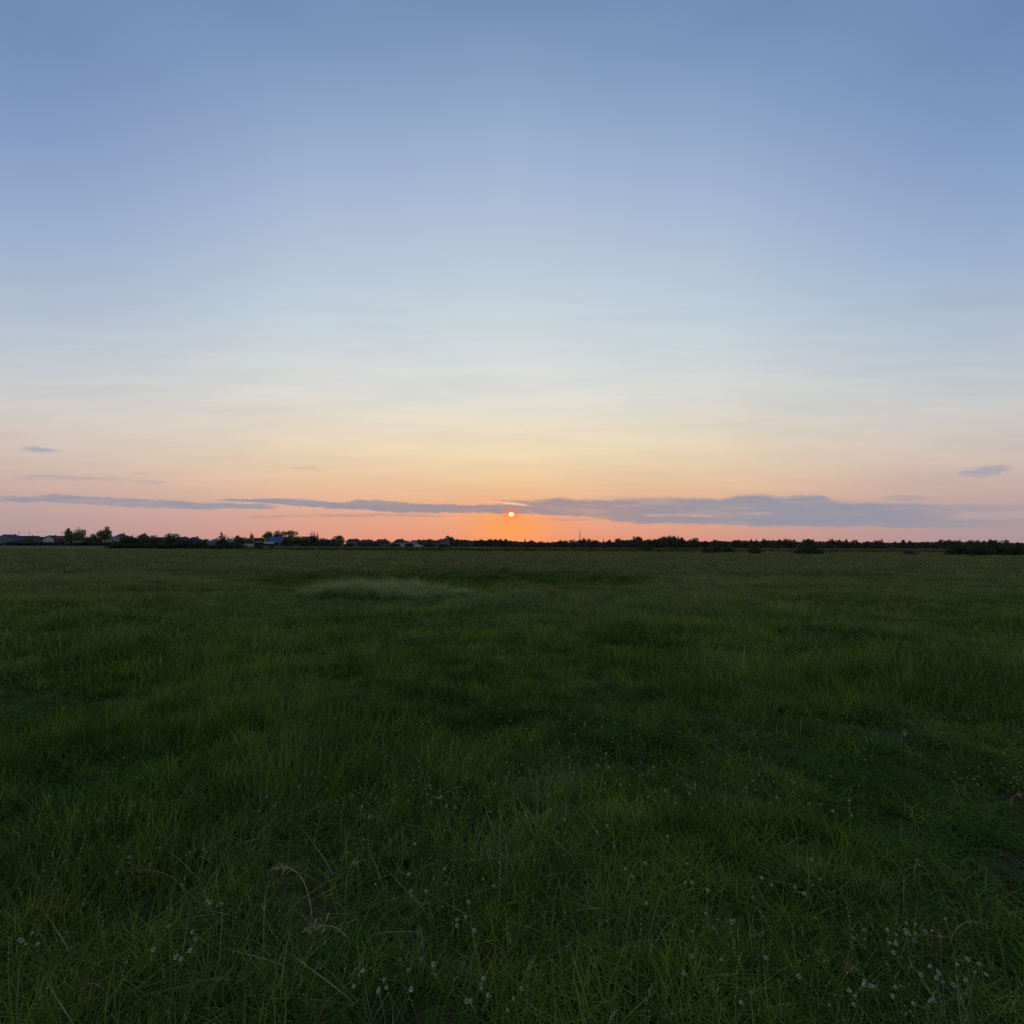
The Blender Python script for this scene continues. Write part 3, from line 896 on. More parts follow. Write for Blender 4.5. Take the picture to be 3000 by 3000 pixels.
def house(px0, px1, yeave, yridge, Y, kind, wall, roof, label, nwin=2, chim=True, depth=8.0, door=True, ybase=None, ridge=None, group=None, name='house'):
    A = at_depth(px0, yeave, Y); B = at_depth(px1, yeave, Y)
    xc = (A.x + B.x) / 2; w = B.x - A.x
    z0 = hz(xc, Y)
    eh = (A.z + B.z) / 2 - z0
    rh = at_depth((px0 + px1) / 2, yridge, Y + depth / 2).z - z0
    eh = max(eh, 1.6); rh = max(rh, eh + 0.3)
    o = empty(name, (xc, Y, z0 - 0.05), label, 'house' if name == 'house' else name.replace('_', ' '), group)
    h = w / 2
    mb = MB()
    if kind == 'gable':      # gable end towards the field
        mb.poly([(-h, 0, 0), (h, 0, 0), (h, 0, eh), (0, 0, rh - 0.08), (-h, 0, eh), (-h, depth, 0), (h, depth, 0), (h, depth, eh), (0, depth, rh - 0.08), (-h, depth, eh)],
                [(0, 1, 2, 3, 4), (6, 5, 9, 8, 7), (1, 6, 7, 2), (5, 0, 4, 9), (0, 5, 6, 1), (2, 7, 8, 3), (3, 8, 9, 4)])
    elif kind == 'side':
        mb.poly([(-h, 0, 0), (h, 0, 0), (h, depth, 0), (-h, depth, 0), (-h, 0, eh), (h, 0, eh), (h, depth, eh), (-h, depth, eh), (-h, depth / 2, rh - 0.08), (h, depth / 2, rh - 0.08)],
                [(0, 3, 2, 1), (0, 1, 5, 4), (2, 3, 7, 6), (1, 2, 6, 9, 5), (3, 0, 4, 8, 7), (4, 5, 9, 8), (6, 7, 8, 9)])
    else:
        mb.box(-h, h, 0, depth, 0, eh)
    mb.build('wall', Wm[wall], o)
    rb = MB(); ov = 0.4; t = 0.14
    def slab(q):             # roof plane with thickness
        q = [Vector(p) for p in q]; n = (q[1] - q[0]).cross(q[2] - q[0]).normalized()
        if n.z < 0: n = -n
        u = [p + n * t for p in q]; k = len(q)
        rb.poly(q + u, [tuple(reversed(range(k))), tuple(range(k, 2 * k))] + [(i, (i + 1) % k, (i + 1) % k + k, i + k) for i in range(k)])
    s_ = (rh - eh)
    if kind == 'gable':
        d = s_ / h * ov
        slab([(-h - ov, -ov, eh - d), (0, -ov, rh), (0, depth + ov, rh), (-h - ov, depth + ov, eh - d)])
        slab([(h + ov, -ov, eh - d), (0.0, -ov, rh), (0.0, depth + ov, rh), (h + ov, depth + ov, eh - d)])
    elif kind == 'side':
        d = s_ / (depth / 2) * ov
        slab([(-h - ov, -ov, eh - d), (h + ov, -ov, eh - d), (h + ov, depth / 2, rh), (-h - ov, depth / 2, rh)])
        slab([(-h - ov, depth + ov, eh - d), (h + ov, depth + ov, eh - d), (h + ov, depth / 2, rh), (-h - ov, depth / 2, rh)])
    elif kind == 'hip':
        hr = max(0.3, h * (ridge if ridge is not None else 0.5))
        b = [(-h - ov, -ov, eh + 0.01), (h + ov, -ov, eh + 0.01), (h + ov, depth + ov, eh + 0.01), (-h - ov, depth + ov, eh + 0.01)]
        rb.poly(b + [(-hr, depth / 2, rh), (hr, depth / 2, rh)], [(3, 2, 1, 0), (0, 1, 5, 4), (1, 2, 5), (2, 3, 4, 5), (3, 0, 4)])
    elif kind == 'flat':
        rb.box(-h - ov, h + ov, -ov, depth + ov, eh + 0.005, max(rh, eh + 0.3))
    r_ = rb.build('roof', R[roof], o)
    if chim:
        c = MB(); cx = h * 0.35
        c.box(cx - 0.3, cx + 0.3, depth / 2 + 0.2, depth / 2 + 0.8, rh - 0.9, rh + 0.55); c.box(cx - 0.36, cx + 0.36, depth / 2 + 0.14, depth / 2 + 0.86, rh + 0.552, rh + 0.65)
        ch = c.build('chimney', BRICKC, r_)
    if nwin:
        ww, wh = min(1.1, w / (nwin * 2.2)), min(1.2, eh * 0.45)
        zb = eh * 0.35
        slots = nwin + (1 if door else 0)
        for i in range(slots):
            cx = -h + w * (i + 0.5) / slots
            if door and i == slots // 2:
                q = MB(); q.box(cx - 0.45, cx + 0.45, -0.06, 0.03, 0.06, min(2.0, eh * 0.85)); dd = q.build('door', DOORM, o)
                q = MB(); q.box(cx + 0.30, cx + 0.36, -0.10, -0.062, 0.95, 1.08); q.build('handle', METAL, dd)
                continue
            q = MB()
            q.box(cx - ww / 2 - 0.08, cx - ww / 2, -0.07, 0.02, zb, zb + wh); q.box(cx + ww / 2, cx + ww / 2 + 0.08, -0.07, 0.02, zb, zb + wh)
            q.box(cx - ww / 2 - 0.08, cx + ww / 2 + 0.08, -0.07, 0.02, zb + wh + 0.001, zb + wh + 0.08); q.box(cx - ww / 2 - 0.08, cx + ww / 2 + 0.08, -0.10, 0.02, zb - 0.081, zb - 0.001)
            q.box(cx - 0.03, cx + 0.03, -0.06, 0.02, zb + 0.002, zb + wh - 0.002)
            fr = q.build('window', FRAME, o)
            q = MB(); q.box(cx - ww / 2 + 0.002, cx - 0.032, -0.03, -0.005, zb + 0.002, zb + wh - 0.002); q.box(cx + 0.032, cx + ww / 2 - 0.002, -0.03, -0.005, zb + 0.002, zb + wh - 0.002)
            q.build('pane', GLASS, fr)
    return o

def fence(px0, px1, ytop, Y, mat, label, Y2=None):
    A = at_depth(px0, ytop, Y); B = at_depth(px1, ytop, Y2 or Y)
    z0 = hz(A.x, Y); h = max(0.9, min(2.4, A.z - z0))
    o = empty('fence', (A.x, Y, z0 - 0.04), label, 'fence')
    w = math.hypot(B.x - A.x, B.y - A.y); o.rotation_euler.z = math.atan2(B.y - A.y, B.x - A.x)
    mb = MB(); n = max(6, int(w / 0.25))
    for i in range(n):
        x0 = w * i / n; mb.box(x0 + 0.01, x0 + w / n - 0.01, 0, 0.03, 0.1, h - 0.05 * random.random())
    mb.box(0, w, 0.032, 0.08, h * 0.3, h * 0.3 + 0.08); mb.box(0, w, 0.032, 0.08, h * 0.8, h * 0.8 + 0.08)
    mb.build('boards', mat, o)
    k = max(2, int(w / 3) + 1)
    for i in range(min(k, 20)):
        q = MB(); x0 = w * i / (min(k, 20) - 1); q.box(x0 - 0.06, x0 + 0.06, 0.083, 0.2, -0.2, h + 0.08); q.build('post', WOODP, o)
    return o

def pole(px, ytop, Y, label, arm=True, group=None, thick=0.14):
    P = at_depth(px, ytop, Y); z0 = hz(P.x, Y); h = P.z - z0
    o = empty('utility_pole', (P.x, Y, z0 - 0.1), label, 'utility pole', group)
    mb = MB(); mb.tube([(0, 0, -0.3), (0, 0, h)], [thick, thick * 0.7], 8); mb.build('post', WOODP, o, True)
    if arm:
        q = MB(); q.box(-1.1, 1.1, -0.17, -0.10, h - 0.9, h - 0.76); a = q.build('crossarm', WOODP, o)
        for sx_ in (-0.95, -0.4, 0.4, 0.95):
            q = MB(); q.tube([(sx_, -0.135, h - 0.76), (sx_, -0.135, h - 0.66), (sx_, -0.135, h - 0.55)], [0.05, 0.09, 0.04], 6); q.build('insulator', GLASS, a)
    return o

# houses, left to right
house(-95, -30, 1584, 1568, 395, 'side', 'grey', 'slate', 'grey walled house with a slate roof off the left end of the village', 3)
house(-22, 46, 1581, 1566, 390, 'gable', 'paleblue', 'bluegrey', 'blue-grey gabled house, leftmost in the village', 3, depth=9)
house(40, 98, 1580, 1570, 405, 'side', 'grey', 'slate', 'long low house with dark slate roof and dull grey walls', 3)
house(92, 132, 1581, 1573, 415, 'side', 'dark', 'slate', 'low dark house between the grey house and the white-walled house', 2)
house(126, 158, 1579, 1569, 385, 'gable', 'white', 'slate', 'small white-walled house with dark gable left of the red brick house', 2, depth=7)
house(159, 199, 1579, 1570, 378, 'side', 'brick', 'maroon', 'dull red brick house with maroon roof beside the big round tree', 2)
house(214, 232, 1585, 1583.5, 345, 'flat', 'white', 'palegrey', 'small white flat-roofed shed under the big round tree', 1, False, 4, False, name='shed')
house(246, 276, 1582, 1574, 410, 'side', 'dark', 'bluegrey', 'dark house half hidden behind the blue-grey board fence', 2)
house(309, 346, 1581, 1572, 370, 'side', 'white', 'palegrey', 'white house with pale grey roof left of the willow thicket', 2)
house(331, 359, 1574, 1563, 400, 'hip', 'dark', 'brown', 'tall house with dark brown hipped roof behind the white house', 2, ridge=0.25)
house(354, 384, 1580, 1570.5, 392, 'hip', 'grey', 'bluegrey', 'house with small dark blue hipped roof rising behind the thicket', 2, ridge=0.2)
house(405, 421, 1573, 1563, 405, 'hip', 'grey', 'brown', 'narrow tall roofed house above the middle of the willow thicket', 1, ridge=0.5, depth=6)
house(452, 486, 1580, 1574, 410, 'side', 'dark', 'purple', 'long low dark roofed house behind the willow thicket', 3)
house(466, 488, 1586, 1579, 385, 'side', 'grey', 'palegrey', 'small pale grey roofed house deep in the willow thicket', 2, False)
house(512, 538, 1582, 1573, 390, 'side', 'paleblue', 'bluegrey', 'grey-blue roofed house right of the domed tree in the thicket', 2)
house(541, 580, 1584, 1573, 395, 'hip', 'dark', 'purple', 'broad house with dark purple hipped roof and flat ridge', 3, ridge=0.32)
house(582, 606, 1589, 1584, 400, 'side', 'dark', 'slate', 'very low dark roofed house left of the teal roof', 2, False)
house(605, 634, 1588, 1578, 392, 'hip', 'paleblue', 'teal', 'house with teal hipped roof left of the stepped spruce', 2, ridge=0.1)
house(648, 694, 1588, 1578.5, 380, 'hip', 'grey', 'teal', 'wide low house with greenish hipped roof right of the spruce', 3, ridge=0.35)
house(744, 762, 1578, 1576, 420, 'flat', 'dark', 'slate', 'boxy flat-roofed block beside the slender pale tree', 2, True, 8, False)
house(744, 778, 1589, 1587, 372, 'side', 'dark', 'palegrey', 'low shed with long whitish metal roof left of the blue roof', 0, False, 5, False, name='shed')
house(717, 736, 1594.5, 1593, 330, 'flat', 'white', 'palegrey', 'low white box shed in front of the village bushes', 0, False, 3, False, name='shed')
house(784, 824, 1588, 1573, 355, 'side', 'dark', 'blue', 'house with large bright blue roof under the arching tree', 2, False, 10)
house(816, 832, 1582, 1576.5, 366, 'gable', 'white', 'lightblue', 'white gabled annex at the right end of the blue roof', 1, False, 7, False)
house(775, 800, 1592, 1587.5, 347, 'side', 'dark', 'lightblue', 'porch shed with light blue roof at the foot of the blue roof', 0, False, 4, False, name='shed')
house(880, 915, 1582, 1572, 420, 'side', 'dark', 'brown', 'long brown roofed house between the open tree and the spiked spruces', 3)
house(957, 986, 1586, 1581, 400, 'side', 'grey', 'palegrey', 'small house with pale grey roof between two domed trees', 2)
house(1013, 1050, 1587, 1578.5, 400, 'hip', 'paleblue', 'purple', 'grey-blue walled house with dark hipped roof, flat ridge, by a white fence', 3, ridge=0.72)
house(1057, 1084, 1587, 1581, 410, 'side', 'dark', 'brown', 'low brown roofed house between two larger dark hipped roofs', 2)
house(1098, 1134, 1588, 1579.5, 400, 'hip', 'dark', 'maroon', 'house with dark maroon hipped roof and dark walls', 3, ridge=0.72)
house(1149, 1188, 1590, 1579, 395, 'hip', 'white', 'slate', 'white walled house with steep dark roof near the right of the village', 3, ridge=0.4)
house(1139, 1147, 1591, 1589, 360, 'flat', 'white', 'palegrey', 'tiny bright white hut left of the steep-roofed white house', 0, False, 3, False, name='shed')
house(1193, 1218, 1591, 1587, 380, 'side', 'white', 'palegrey', 'low whitish building right of the steep-roofed white house', 2, False)
house(1204, 1234, 1588, 1583, 420, 'side', 'dark', 'slate', 'low dark house behind the low whitish building', 2)
house(1235, 1262, 1588, 1581.5, 410, 'side', 'dark', 'purple', 'dark purple roofed house third from the right end of the village', 2)
house(1262, 1290, 1588, 1583, 415, 'side', 'grey', 'slate', 'grey house with slate roof second from the right end of the village', 2)
house(1293, 1314, 1586, 1582, 400, 'side', 'paleblue', 'bluegrey', 'pale blue walled house at the right end of the village', 2)

FB = plain('fence_bluegrey', (0.045, 0.06, 0.08), 0.7); FWh = plain('fence_white', (0.24, 0.24, 0.25), 0.7); FDk = plain('fence_dark', (0.035, 0.034, 0.034), 0.9)
fence(232, 306, 1584, 362, FB, 'long blue-grey board fence right of the big round tree')
fence(0, 128, 1590, 350, FDk, 'dark weathered board fence below the leftmost houses')
fence(1018, 1038, 1595, 360, FWh, 'short white fence below the grey-blue walled house')
fence(838, 905, 1595, 352, FDk, 'low dark fence under the open-crowned tree')
fence(1095, 1134, 1596, 365, FB, 'grey-blue fence below the maroon roofed house')
fence(1193, 1242, 1596, 365, FWh, 'pale fence in front of the low whitish building')
fence(1262, 1312, 1595, 372, FDk, 'dark fence at the right end of the village')

pole(57, 1556, 410, 'thin utility pole above the grey house roofs, left one of a pair')
pole(86, 1556, 410, 'thin utility pole above the grey house roofs, right one of a pair')
pole(183, 1557, 420, 'thin utility pole above the red brick house')
pole(458, 1565, 425, 'thin utility pole above the long dark roof in the thicket')
pole(580, 1568, 390, 'dark utility pole right of the broad purple hipped roof')
pole(682, 1571, 395, 'dark utility pole right of the stepped spruce')
pole(2814, 1577, 560, 'tall post with a crossarm above the far wood behind the right-hand bushes')
pole(2945, 1576, 560, 'thin post above the rightmost trees of the far wood', False)

# mast
P = at_depth(1699, 1551, 720); zt = P.z; z0 = hz(P.x, 720)
o = empty('radio_mast', (P.x, 720, z0), 'tall thin radio mast standing above the far wood right of the sun', 'radio mast')
mb = MB(); H = zt - z0; bays = 24
for a in range(3):
    t = a * 2.094; mb.tube([(0.75 * math.cos(t), 0.75 * math.sin(t), 0), (0.55 * math.cos(t), 0.55 * math.sin(t), H * 0.9)], [0.16, 0.14], 5)
for i in range(bays):
    for a in range(3):
        t = a * 2.094 + (i % 2) * 0; t2 = (a + 1) * 2.094; r0 = 0.75 - 0.2 * i / bays
        mb.tube([(r0 * math.cos(t), r0 * math.sin(t), H * 0.9 * i / bays), (r0 * math.cos(t2), r0 * math.sin(t2), H * 0.9 * (i + 1) / bays)], [0.08, 0.08], 4)
mb.build('lattice', METAL, o)
q = MB(); q.tube([(0, 0, H * 0.89), (0, 0, H)], [0.28, 0.12], 8); q.build('antenna', METAL, o)

# village trees
plant('bush', 196, 250, 1550.5, 366, 'big dense round-topped tree beside the red brick house', j=0, depth=10, name='broadleaf_tree', mat=LEAF_A)
plant('loose', 193, 212, 1548, 368, 'small upright tree against the left of the big round tree', j=0)
plant('loose', 296, 326, 1543.5, 372, 'tall uneven tree, the highest above the village at far left', j=1)
plant('round', 272, 304, 1557, 368, 'lower bushy tree leaning against the tall uneven tree', j=1)
plant('round', 255, 278, 1574, 385, 'small dark round tree behind the blue-grey fence', j=2)
plant('round', 432, 446, 1571, 400, 'small round tree top showing above the left of the thicket', j=1)
plant('round', 443, 456, 1568, 402, 'small pointed tree top above the thicket beside the long dark roof', j=2)
plant('round', 483, 519, 1563, 330, 'domed tree rising out of the willow thicket', j=2)
plant('conifer', 634, 663, 1560, 372, 'stepped dark spruce between the teal and greenish roofs', j=0)
plant('conifer', 650, 668, 1567, 380, 'shorter spruce close behind the stepped spruce', j=1)
plant('conifer', 663, 674, 1571, 384, 'smallest spruce right of the stepped spruce', j=2)
plant('round', 688, 712, 1569, 370, 'dark pointed tree at the left of the dark clump by the pale slender tree', j=0)
plant('round', 700, 732, 1574, 368, 'rounded dark tree in the clump left of the pale slender tree', j=1)
plant('columnar', 727, 745, 1561.5, 374, 'pale slender poplar with a slanting top', j=0)
plant('round', 722, 746, 1578, 366, 'low round tree at the foot of the pale slender poplar', j=2)
plant('loose', 760, 776, 1576, 390, 'little pale tree right of the flat-roofed block', j=1)
plant('round', 774, 812, 1558, 378, 'wide arching dark tree behind the blue roof, left crown', j=1)
plant('round', 800, 836, 1556, 382, 'wide arching dark tree behind the blue roof, right crown', j=2)
plant('loose', 831, 870, 1554.5, 374, 'open-crowned tree with sky showing through it', j=2)
plant('round', 828, 862, 1574, 362, 'dark bushy tree under the open-crowned tree', j=0)
plant('round', 852, 892, 1571, 368, 'broad low dark tree right of the open-crowned tree', j=1)
plant('round', 884, 912, 1578, 372, 'low dark tree in front of the long brown roof', j=2)
plant('spiky', 908, 938, 1557.5, 368, 'dark clump of spiked spruces', j=0)
plant('round', 933, 962, 1576.5, 366, 'low domed tree right of the spiked spruces', j=1)
plant('round', 974, 1005, 1569, 372, 'domed tree left of the flat-ridged hipped roofs', j=0)
plant('round', 984, 1010, 1580, 362, 'low dark bushy tree below the domed tree', j=2)
plant('round', 1046, 1062, 1584, 390, 'small dark tree right of the grey-blue walled house', j=1)
plant('round', 1064, 1100, 1586, 366, 'wide low dark tree in front of the brown roof', j=2)
plant('round', 1132, 1150, 1585, 400, 'small tree between the maroon and the steep dark roofs', j=0)
plant('round', 1180, 1200, 1583, 400, 'small dark tree right of the steep-roofed white house', j=1)
plant('round', 1240, 1268, 1590, 380, 'low bush-like tree before the purple roof at the village end', j=2)
plant('loose', 1302, 1318, 1569, 410, 'tallest tree at the right end of the village', j=0)
plant('round', 1310, 1332, 1573, 412, 'round tree beside the tallest tree at the village end', j=1)
plant('round', 1325, 1348, 1579, 420, 'low tree where the village meets the far wood', j=2)

# willow thicket in front of the village
for (a, b, t, Y, lab) in [
    (322, 372, 1581, 262, 'leftmost low willow bush of the thicket'), (352, 402, 1573.5, 255, 'tall willow bush at the left of the thicket'),
    (388, 440, 1570.5, 260, 'tall rounded willow bush left of the thicket centre'), (428, 484, 1576, 252, 'willow bush in the centre of the thicket'),
    (470, 535, 1571.5, 256, 'big willow bush below the domed tree'), (520, 572, 1583, 250, 'lower willow bush right of the domed tree'),
    (556, 612, 1588, 248, 'low right-hand willow bush of the thicket'), (330, 400, 1590, 246, 'low willow bush along the front left foot of the thicket'),
    (430, 520, 1589, 244, 'low willow bush along the front centre foot of the thicket')]:
    plant('bush', a - 4, b + 4, t - 1, Y, lab, 'bush', 'willow thicket before the village', name='willow_bush')
plant('bush', 655, 700, 1589, 236, 'dark low bush in front of the greenish roof', 'bush')
plant('bush', 684, 724, 1592, 232, 'dark low bush right of the one before the greenish roof', 'bush')
plant('bush', 742, 772, 1595.5, 228, 'small dark bush below the whitish metal roof', 'bush')
plant('bush', 790, 804, 1593.5, 225, 'small round bush below the blue roof', 'bush')
plant('bush', 608, 660, 1594, 240, 'long low bush between thicket and spruce', 'bush')
plant('bush', 862, 894, 1579, 366, 'dense rounded bush under the broad low tree right of the open-crowned tree', 'bush', name='garden_bush')
plant('bush', 940, 968, 1581, 362, 'dense rounded bush below the low domed tree right of the spruces', 'bush', name='garden_bush')
side_txt = ['below the dark fence by the open-crowned tree', 'below the long brown roof', 'below the spiked spruces', 'under the pale grey roof', 'before the grey-blue walled house',
            'before the low brown roof', 'before the maroon roofed house', 'before the steep-roofed white house', 'before the whitish building', 'before the purple roof', 'at the right end of the village']
for k_, a in enumerate([828, 884, 918, 962, 1004, 1050, 1086, 1136, 1186, 1236, 1284]):
    w_ = 26 + 14 * random.random()
    plant('bush', a, a + w_, 1590.5 + 3.0 * random.random(), 338 + 6 * random.random(), 'low dark garden bush ' + side_txt[k_], 'bush', name='garden_bush')
for k_, (a, t_, tx) in enumerate([(88, 1574, 'between the slate roofs at far left'), (120, 1577, 'left of the small white-walled house'), (598, 1579, 'left of the teal roof'), (674, 1577, 'behind the greenish roof'),
                                  (900, 1580, 'below the long brown roof'), (1040, 1582, 'behind the flat-ridged hipped roof'), (1090, 1583, 'left of the maroon roofed house'), (1222, 1580, 'between the dark low house and the purple roof'),
                                  (1256, 1579, 'behind the purple roof'), (1284, 1580, 'near the right end of the village')]):
    plant(['round', 'loose'][k_ % 2], a - 9, a + 9 + 5 * random.random(), t_, 396 + 30 * (k_ % 2), 'small dark garden tree ' + tx, 'tree')
for k_, (a, b) in enumerate([(5, 60), (60, 120), (128, 190), (196, 260), (255, 310)]):
    plant('bush', a - 6, b + 6, 1586 + (k_ % 2), 330, ['low hedge bush below the leftmost gable', 'low hedge bush below the long slate roof', 'low hedge bush in front of the red brick house',
          'low hedge bush in front of the white shed', 'low hedge bush below the blue-grey fence'][k_], 'bush', name='hedge_bush')
for a, b, t, lab in [(1264, 1276, 1603, 'left of two small shrubs on the sedge strip before the village end'), (1283, 1297, 1599.5, 'right of two small shrubs on the sedge strip before the village end')]:
    plant('bush', a, b, t, 158, lab, 'shrub', name='shrub')
# bushes on the right of the field
for (a, b, t, Y, lab) in [
    (1870, 1898, 1599.5, 188, 'ragged low bush on the sedge strip right of the mast'), (1892, 1914, 1602, 186, 'smaller bush joined to the ragged low bush right of the mast'),
    (2060, 2112, 1603.5, 150, 'long flat bush in the middle right of the field'), (2118, 2148, 1602.5, 156, 'low bush right of the long flat bush'),
    (2188, 2228, 1601, 146, 'rounded bush between the flat bush and the big dark bush'),
    (2330, 2372, 1601.5, 136, 'left half of the big dark bush in the right of the field'), (2356, 2408, 1602.5, 134, 'right half of the big dark bush in the right of the field'),
    (2652, 2682, 1613, 132, 'tiny dark shrub between the big dark bush and the right-hand thicket'),
    (2792, 2850, 1597, 124, 'leftmost bush of the right-hand thicket'), (2830, 2905, 1594, 126, 'tallest bush of the right-hand thicket'),
    (2884, 2930, 1606, 122, 'low saddle of bush in the right-hand thicket'),
    (2912, 2968, 1597, 124, 'rounded bush of the right-hand thicket near the frame edge'), (2964, 3040, 1599.5, 122, 'bush cut by the right frame edge'),
    (3030, 3110, 1598, 124, 'bush just beyond the right frame edge')]:
    plant('bush', a - 4, b + 4, t - 2, Y * 0.76, lab, 'bush', None, name='bush', mat=LEAF_C)

# ------------------------------------------------------------------ the far wood
prof = [(1304, 1580), (1336, 1583), (1380, 1585), (1433, 1584), (1490, 1586), (1512, 1588), (1565, 1590), (1600, 1592), (1620, 1590), (1640, 1587), (1685, 1591), (1700, 1587),
        (1740, 1588), (1800, 1591), (1820, 1587), (1855, 1582), (1890, 1586), (1915, 1583), (1945, 1581), (1975, 1580), (2005, 1587), (2035, 1584), (2060, 1588), (2110, 1588),
        (2180, 1587), (2250, 1587), (2280, 1585), (2340, 1590), (2360, 1587), (2400, 1589), (2465, 1590), (2515, 1592), (2560, 1590), (2615, 1592), (2680, 1593), (2740, 1591), (2800, 1589),
        (2850, 1591), (2900, 1591), (2960, 1593), (3000, 1592), (3400, 1590)]
PX = np.array([p[0] for p in prof], float); PY = np.array([p[1] for p in prof], float)
n = 60000
YW = 720.0
px = 1290 + rng.random(n) * 2100
pt = np.interp(px, PX, PY) + (vnoise(px, px * 0, 0.11, 5) - 0.5) * 6 + (vnoise(px, px * 0, 0.4, 6) - 0.5) * 4 - 1.5
X = np.empty(n); Zt = np.empty(n)
for i in range(n):
    q = at_depth(px[i], pt[i], YW); X[i] = q.x; Zt[i] = q.z
base = 0.15
fr = rng.random(n) ** 0.8
Yj = YW + rng.random(n) * 26 - 8 * (1 - fr)
Z = base + (Zt - base) * fr * (1 - 0.06 * rng.random(n))
d = rng.normal(size=(n, 3)); d /= np.linalg.norm(d, axis=1)[:, None]
a_ = np.cross(d, rng.normal(size=(n, 3))); a_ /= np.linalg.norm(a_, axis=1)[:, None]; b_ = np.cross(d, a_)
s_ = (0.55 + 0.9 * rng.random(n))[:, None]
Pc = np.stack([X, Yj, Z], 1)
V = np.stack([Pc - a_ * s_, Pc - b_ * s_ * 0.7, Pc + a_ * s_, Pc + b_ * s_ * 0.7], 1).reshape(-1, 3)
V[:, 2] = np.maximum(V[:, 2], 0.0)
# inner mass of trunks and undergrowth, a bumpy ridge
xs = np.linspace(1290, 3390, 500); rv = []; rf = []
for i, q_ in enumerate(xs):
    q = at_depth(q_, float(np.interp(q_, PX, PY)) + 3.2, YW); hh = q.z
    for (yy, zz) in ((4, 0.0), (6, hh * 0.6), (9, hh), (16, hh * 0.95), (24, 0.0)):
        rv.append((q.x, YW + yy, zz + 0.1))
b0 = len(V)
for i in range(len(xs) - 1):
    for k in range(4):
        rf.append((b0 + i * 5 + k, b0 + (i + 1) * 5 + k, b0 + (i + 1) * 5 + k + 1, b0 + i * 5 + k + 1))
vv = np.concatenate([np.repeat(rng.random(n), 4), np.full(len(rv), 0.3)])
V = np.concatenate([V, np.array(rv)])
f = np.concatenate([np.arange(n * 4).reshape(-1, 4), np.array(rf)])
wood = link('far_wood', mesh_np('far_wood', V, f, {'v': vv}, [LEAF_D]))
tag(wood, 'long dark far-off wood along the horizon from the village to the right edge', 'woodland', kind='stuff')

peaks = [(1320, 1574), (1355, 1581), (1400, 1584), (1410, 1581), (1433, 1580), (1450, 1580), (1465, 1580), (1480, 1580), (1500, 1585), (1537, 1580), (1555, 1583), (1580, 1587), (1588, 1586),
         (1620, 1586), (1640, 1582), (1660, 1584), (1675, 1582), (1700, 1581), (1710, 1577), (1728, 1579), (1745, 1583), (1768, 1581), (1784, 1581), (1811, 1578), (1820, 1582), (1835, 1581), (1848, 1581),
         (1863, 1572), (1870, 1573), (1879, 1577), (1903, 1580), (1915, 1580), (1933, 1577), (1945, 1573), (1957, 1573), (1966, 1570), (1975, 1575), (1987, 1571), (1994, 1575), (2025, 1580), (2036, 1576), (2044, 1580),
         (2070, 1585), (2094, 1582), (2110, 1585), (2125, 1586), (2150, 1582), (2160, 1582), (2180, 1584), (2200, 1579), (2215, 1581), (2237, 1579), (2250, 1583), (2265, 1583), (2282, 1581), (2305, 1579), (2322, 1581),
         (2353, 1580), (2360, 1581), (2372, 1579), (2378, 1581), (2400, 1586), (2430, 1580), (2435, 1579), (2447, 1583), (2455, 1582), (2460, 1582), (2474, 1583), (2480, 1579), (2503, 1582), (2510, 1582), (2540, 1586),
         (2563, 1583), (2574, 1583), (2583, 1580), (2620, 1587), (2648, 1582), (2662, 1585), (2668, 1585), (2702, 1588), (2717, 1588), (2742, 1587), (2760, 1581), (2777, 1582), (2790, 1584), (2800, 1583), (2806, 1583), (2840, 1583),
         (2858, 1584), (2868, 1582), (2880, 1584), (2898, 1581), (2914, 1583), (2929, 1585), (2945, 1582), (2985, 1589)]
def section(x):
    for lim, txt in ((1420, 'in the far wood just right of the village'), (1560, 'in the far wood right below the sun'), (1690, 'in the far wood between the sun and the mast'),
                     (1850, 'in the far wood just right of the mast'), (2010, 'in the highest stretch of the far wood, right of centre'), (2190, 'in the far wood behind the long flat bush'),
                     (2420, 'in the far wood behind the big dark bush'), (2620, 'in the thin-topped far wood right of the big dark bush'), (2790, 'in the far wood left of the right-hand thicket'),
                     (9999, 'on the skyline above the right-hand thicket')):
        if x < lim: return txt
cnt = 0
for px_, py_ in peaks:
    kd = ['round', 'conifer', 'loose', 'round'][cnt % 4]
    if 2420 < px_ < 2600: kd = ['conifer', 'loose'][cnt % 2]
    if 1930 < px_ < 1980: kd = 'round'
    if px_ == 2811: kd = 'conifer'
    w = {'round': 13, 'conifer': 11, 'loose': 13}[kd] + random.random() * 9
    if 1860 < px_ < 2000: w += 4
    txt = {'round': 'round-crowned dark tree', 'conifer': 'pointed dark conifer', 'loose': 'ragged thin-crowned tree'}[kd] + ' ' + section(px_)
    plant(kd, px_ - w / 2, px_ + w / 2, py_ - 0.5, 716 + random.random() * 6, txt, 'tree', txt.replace('tree ', 'trees ').replace('conifer ', 'conifers '), mat=LEAF_D)
    cnt += 1

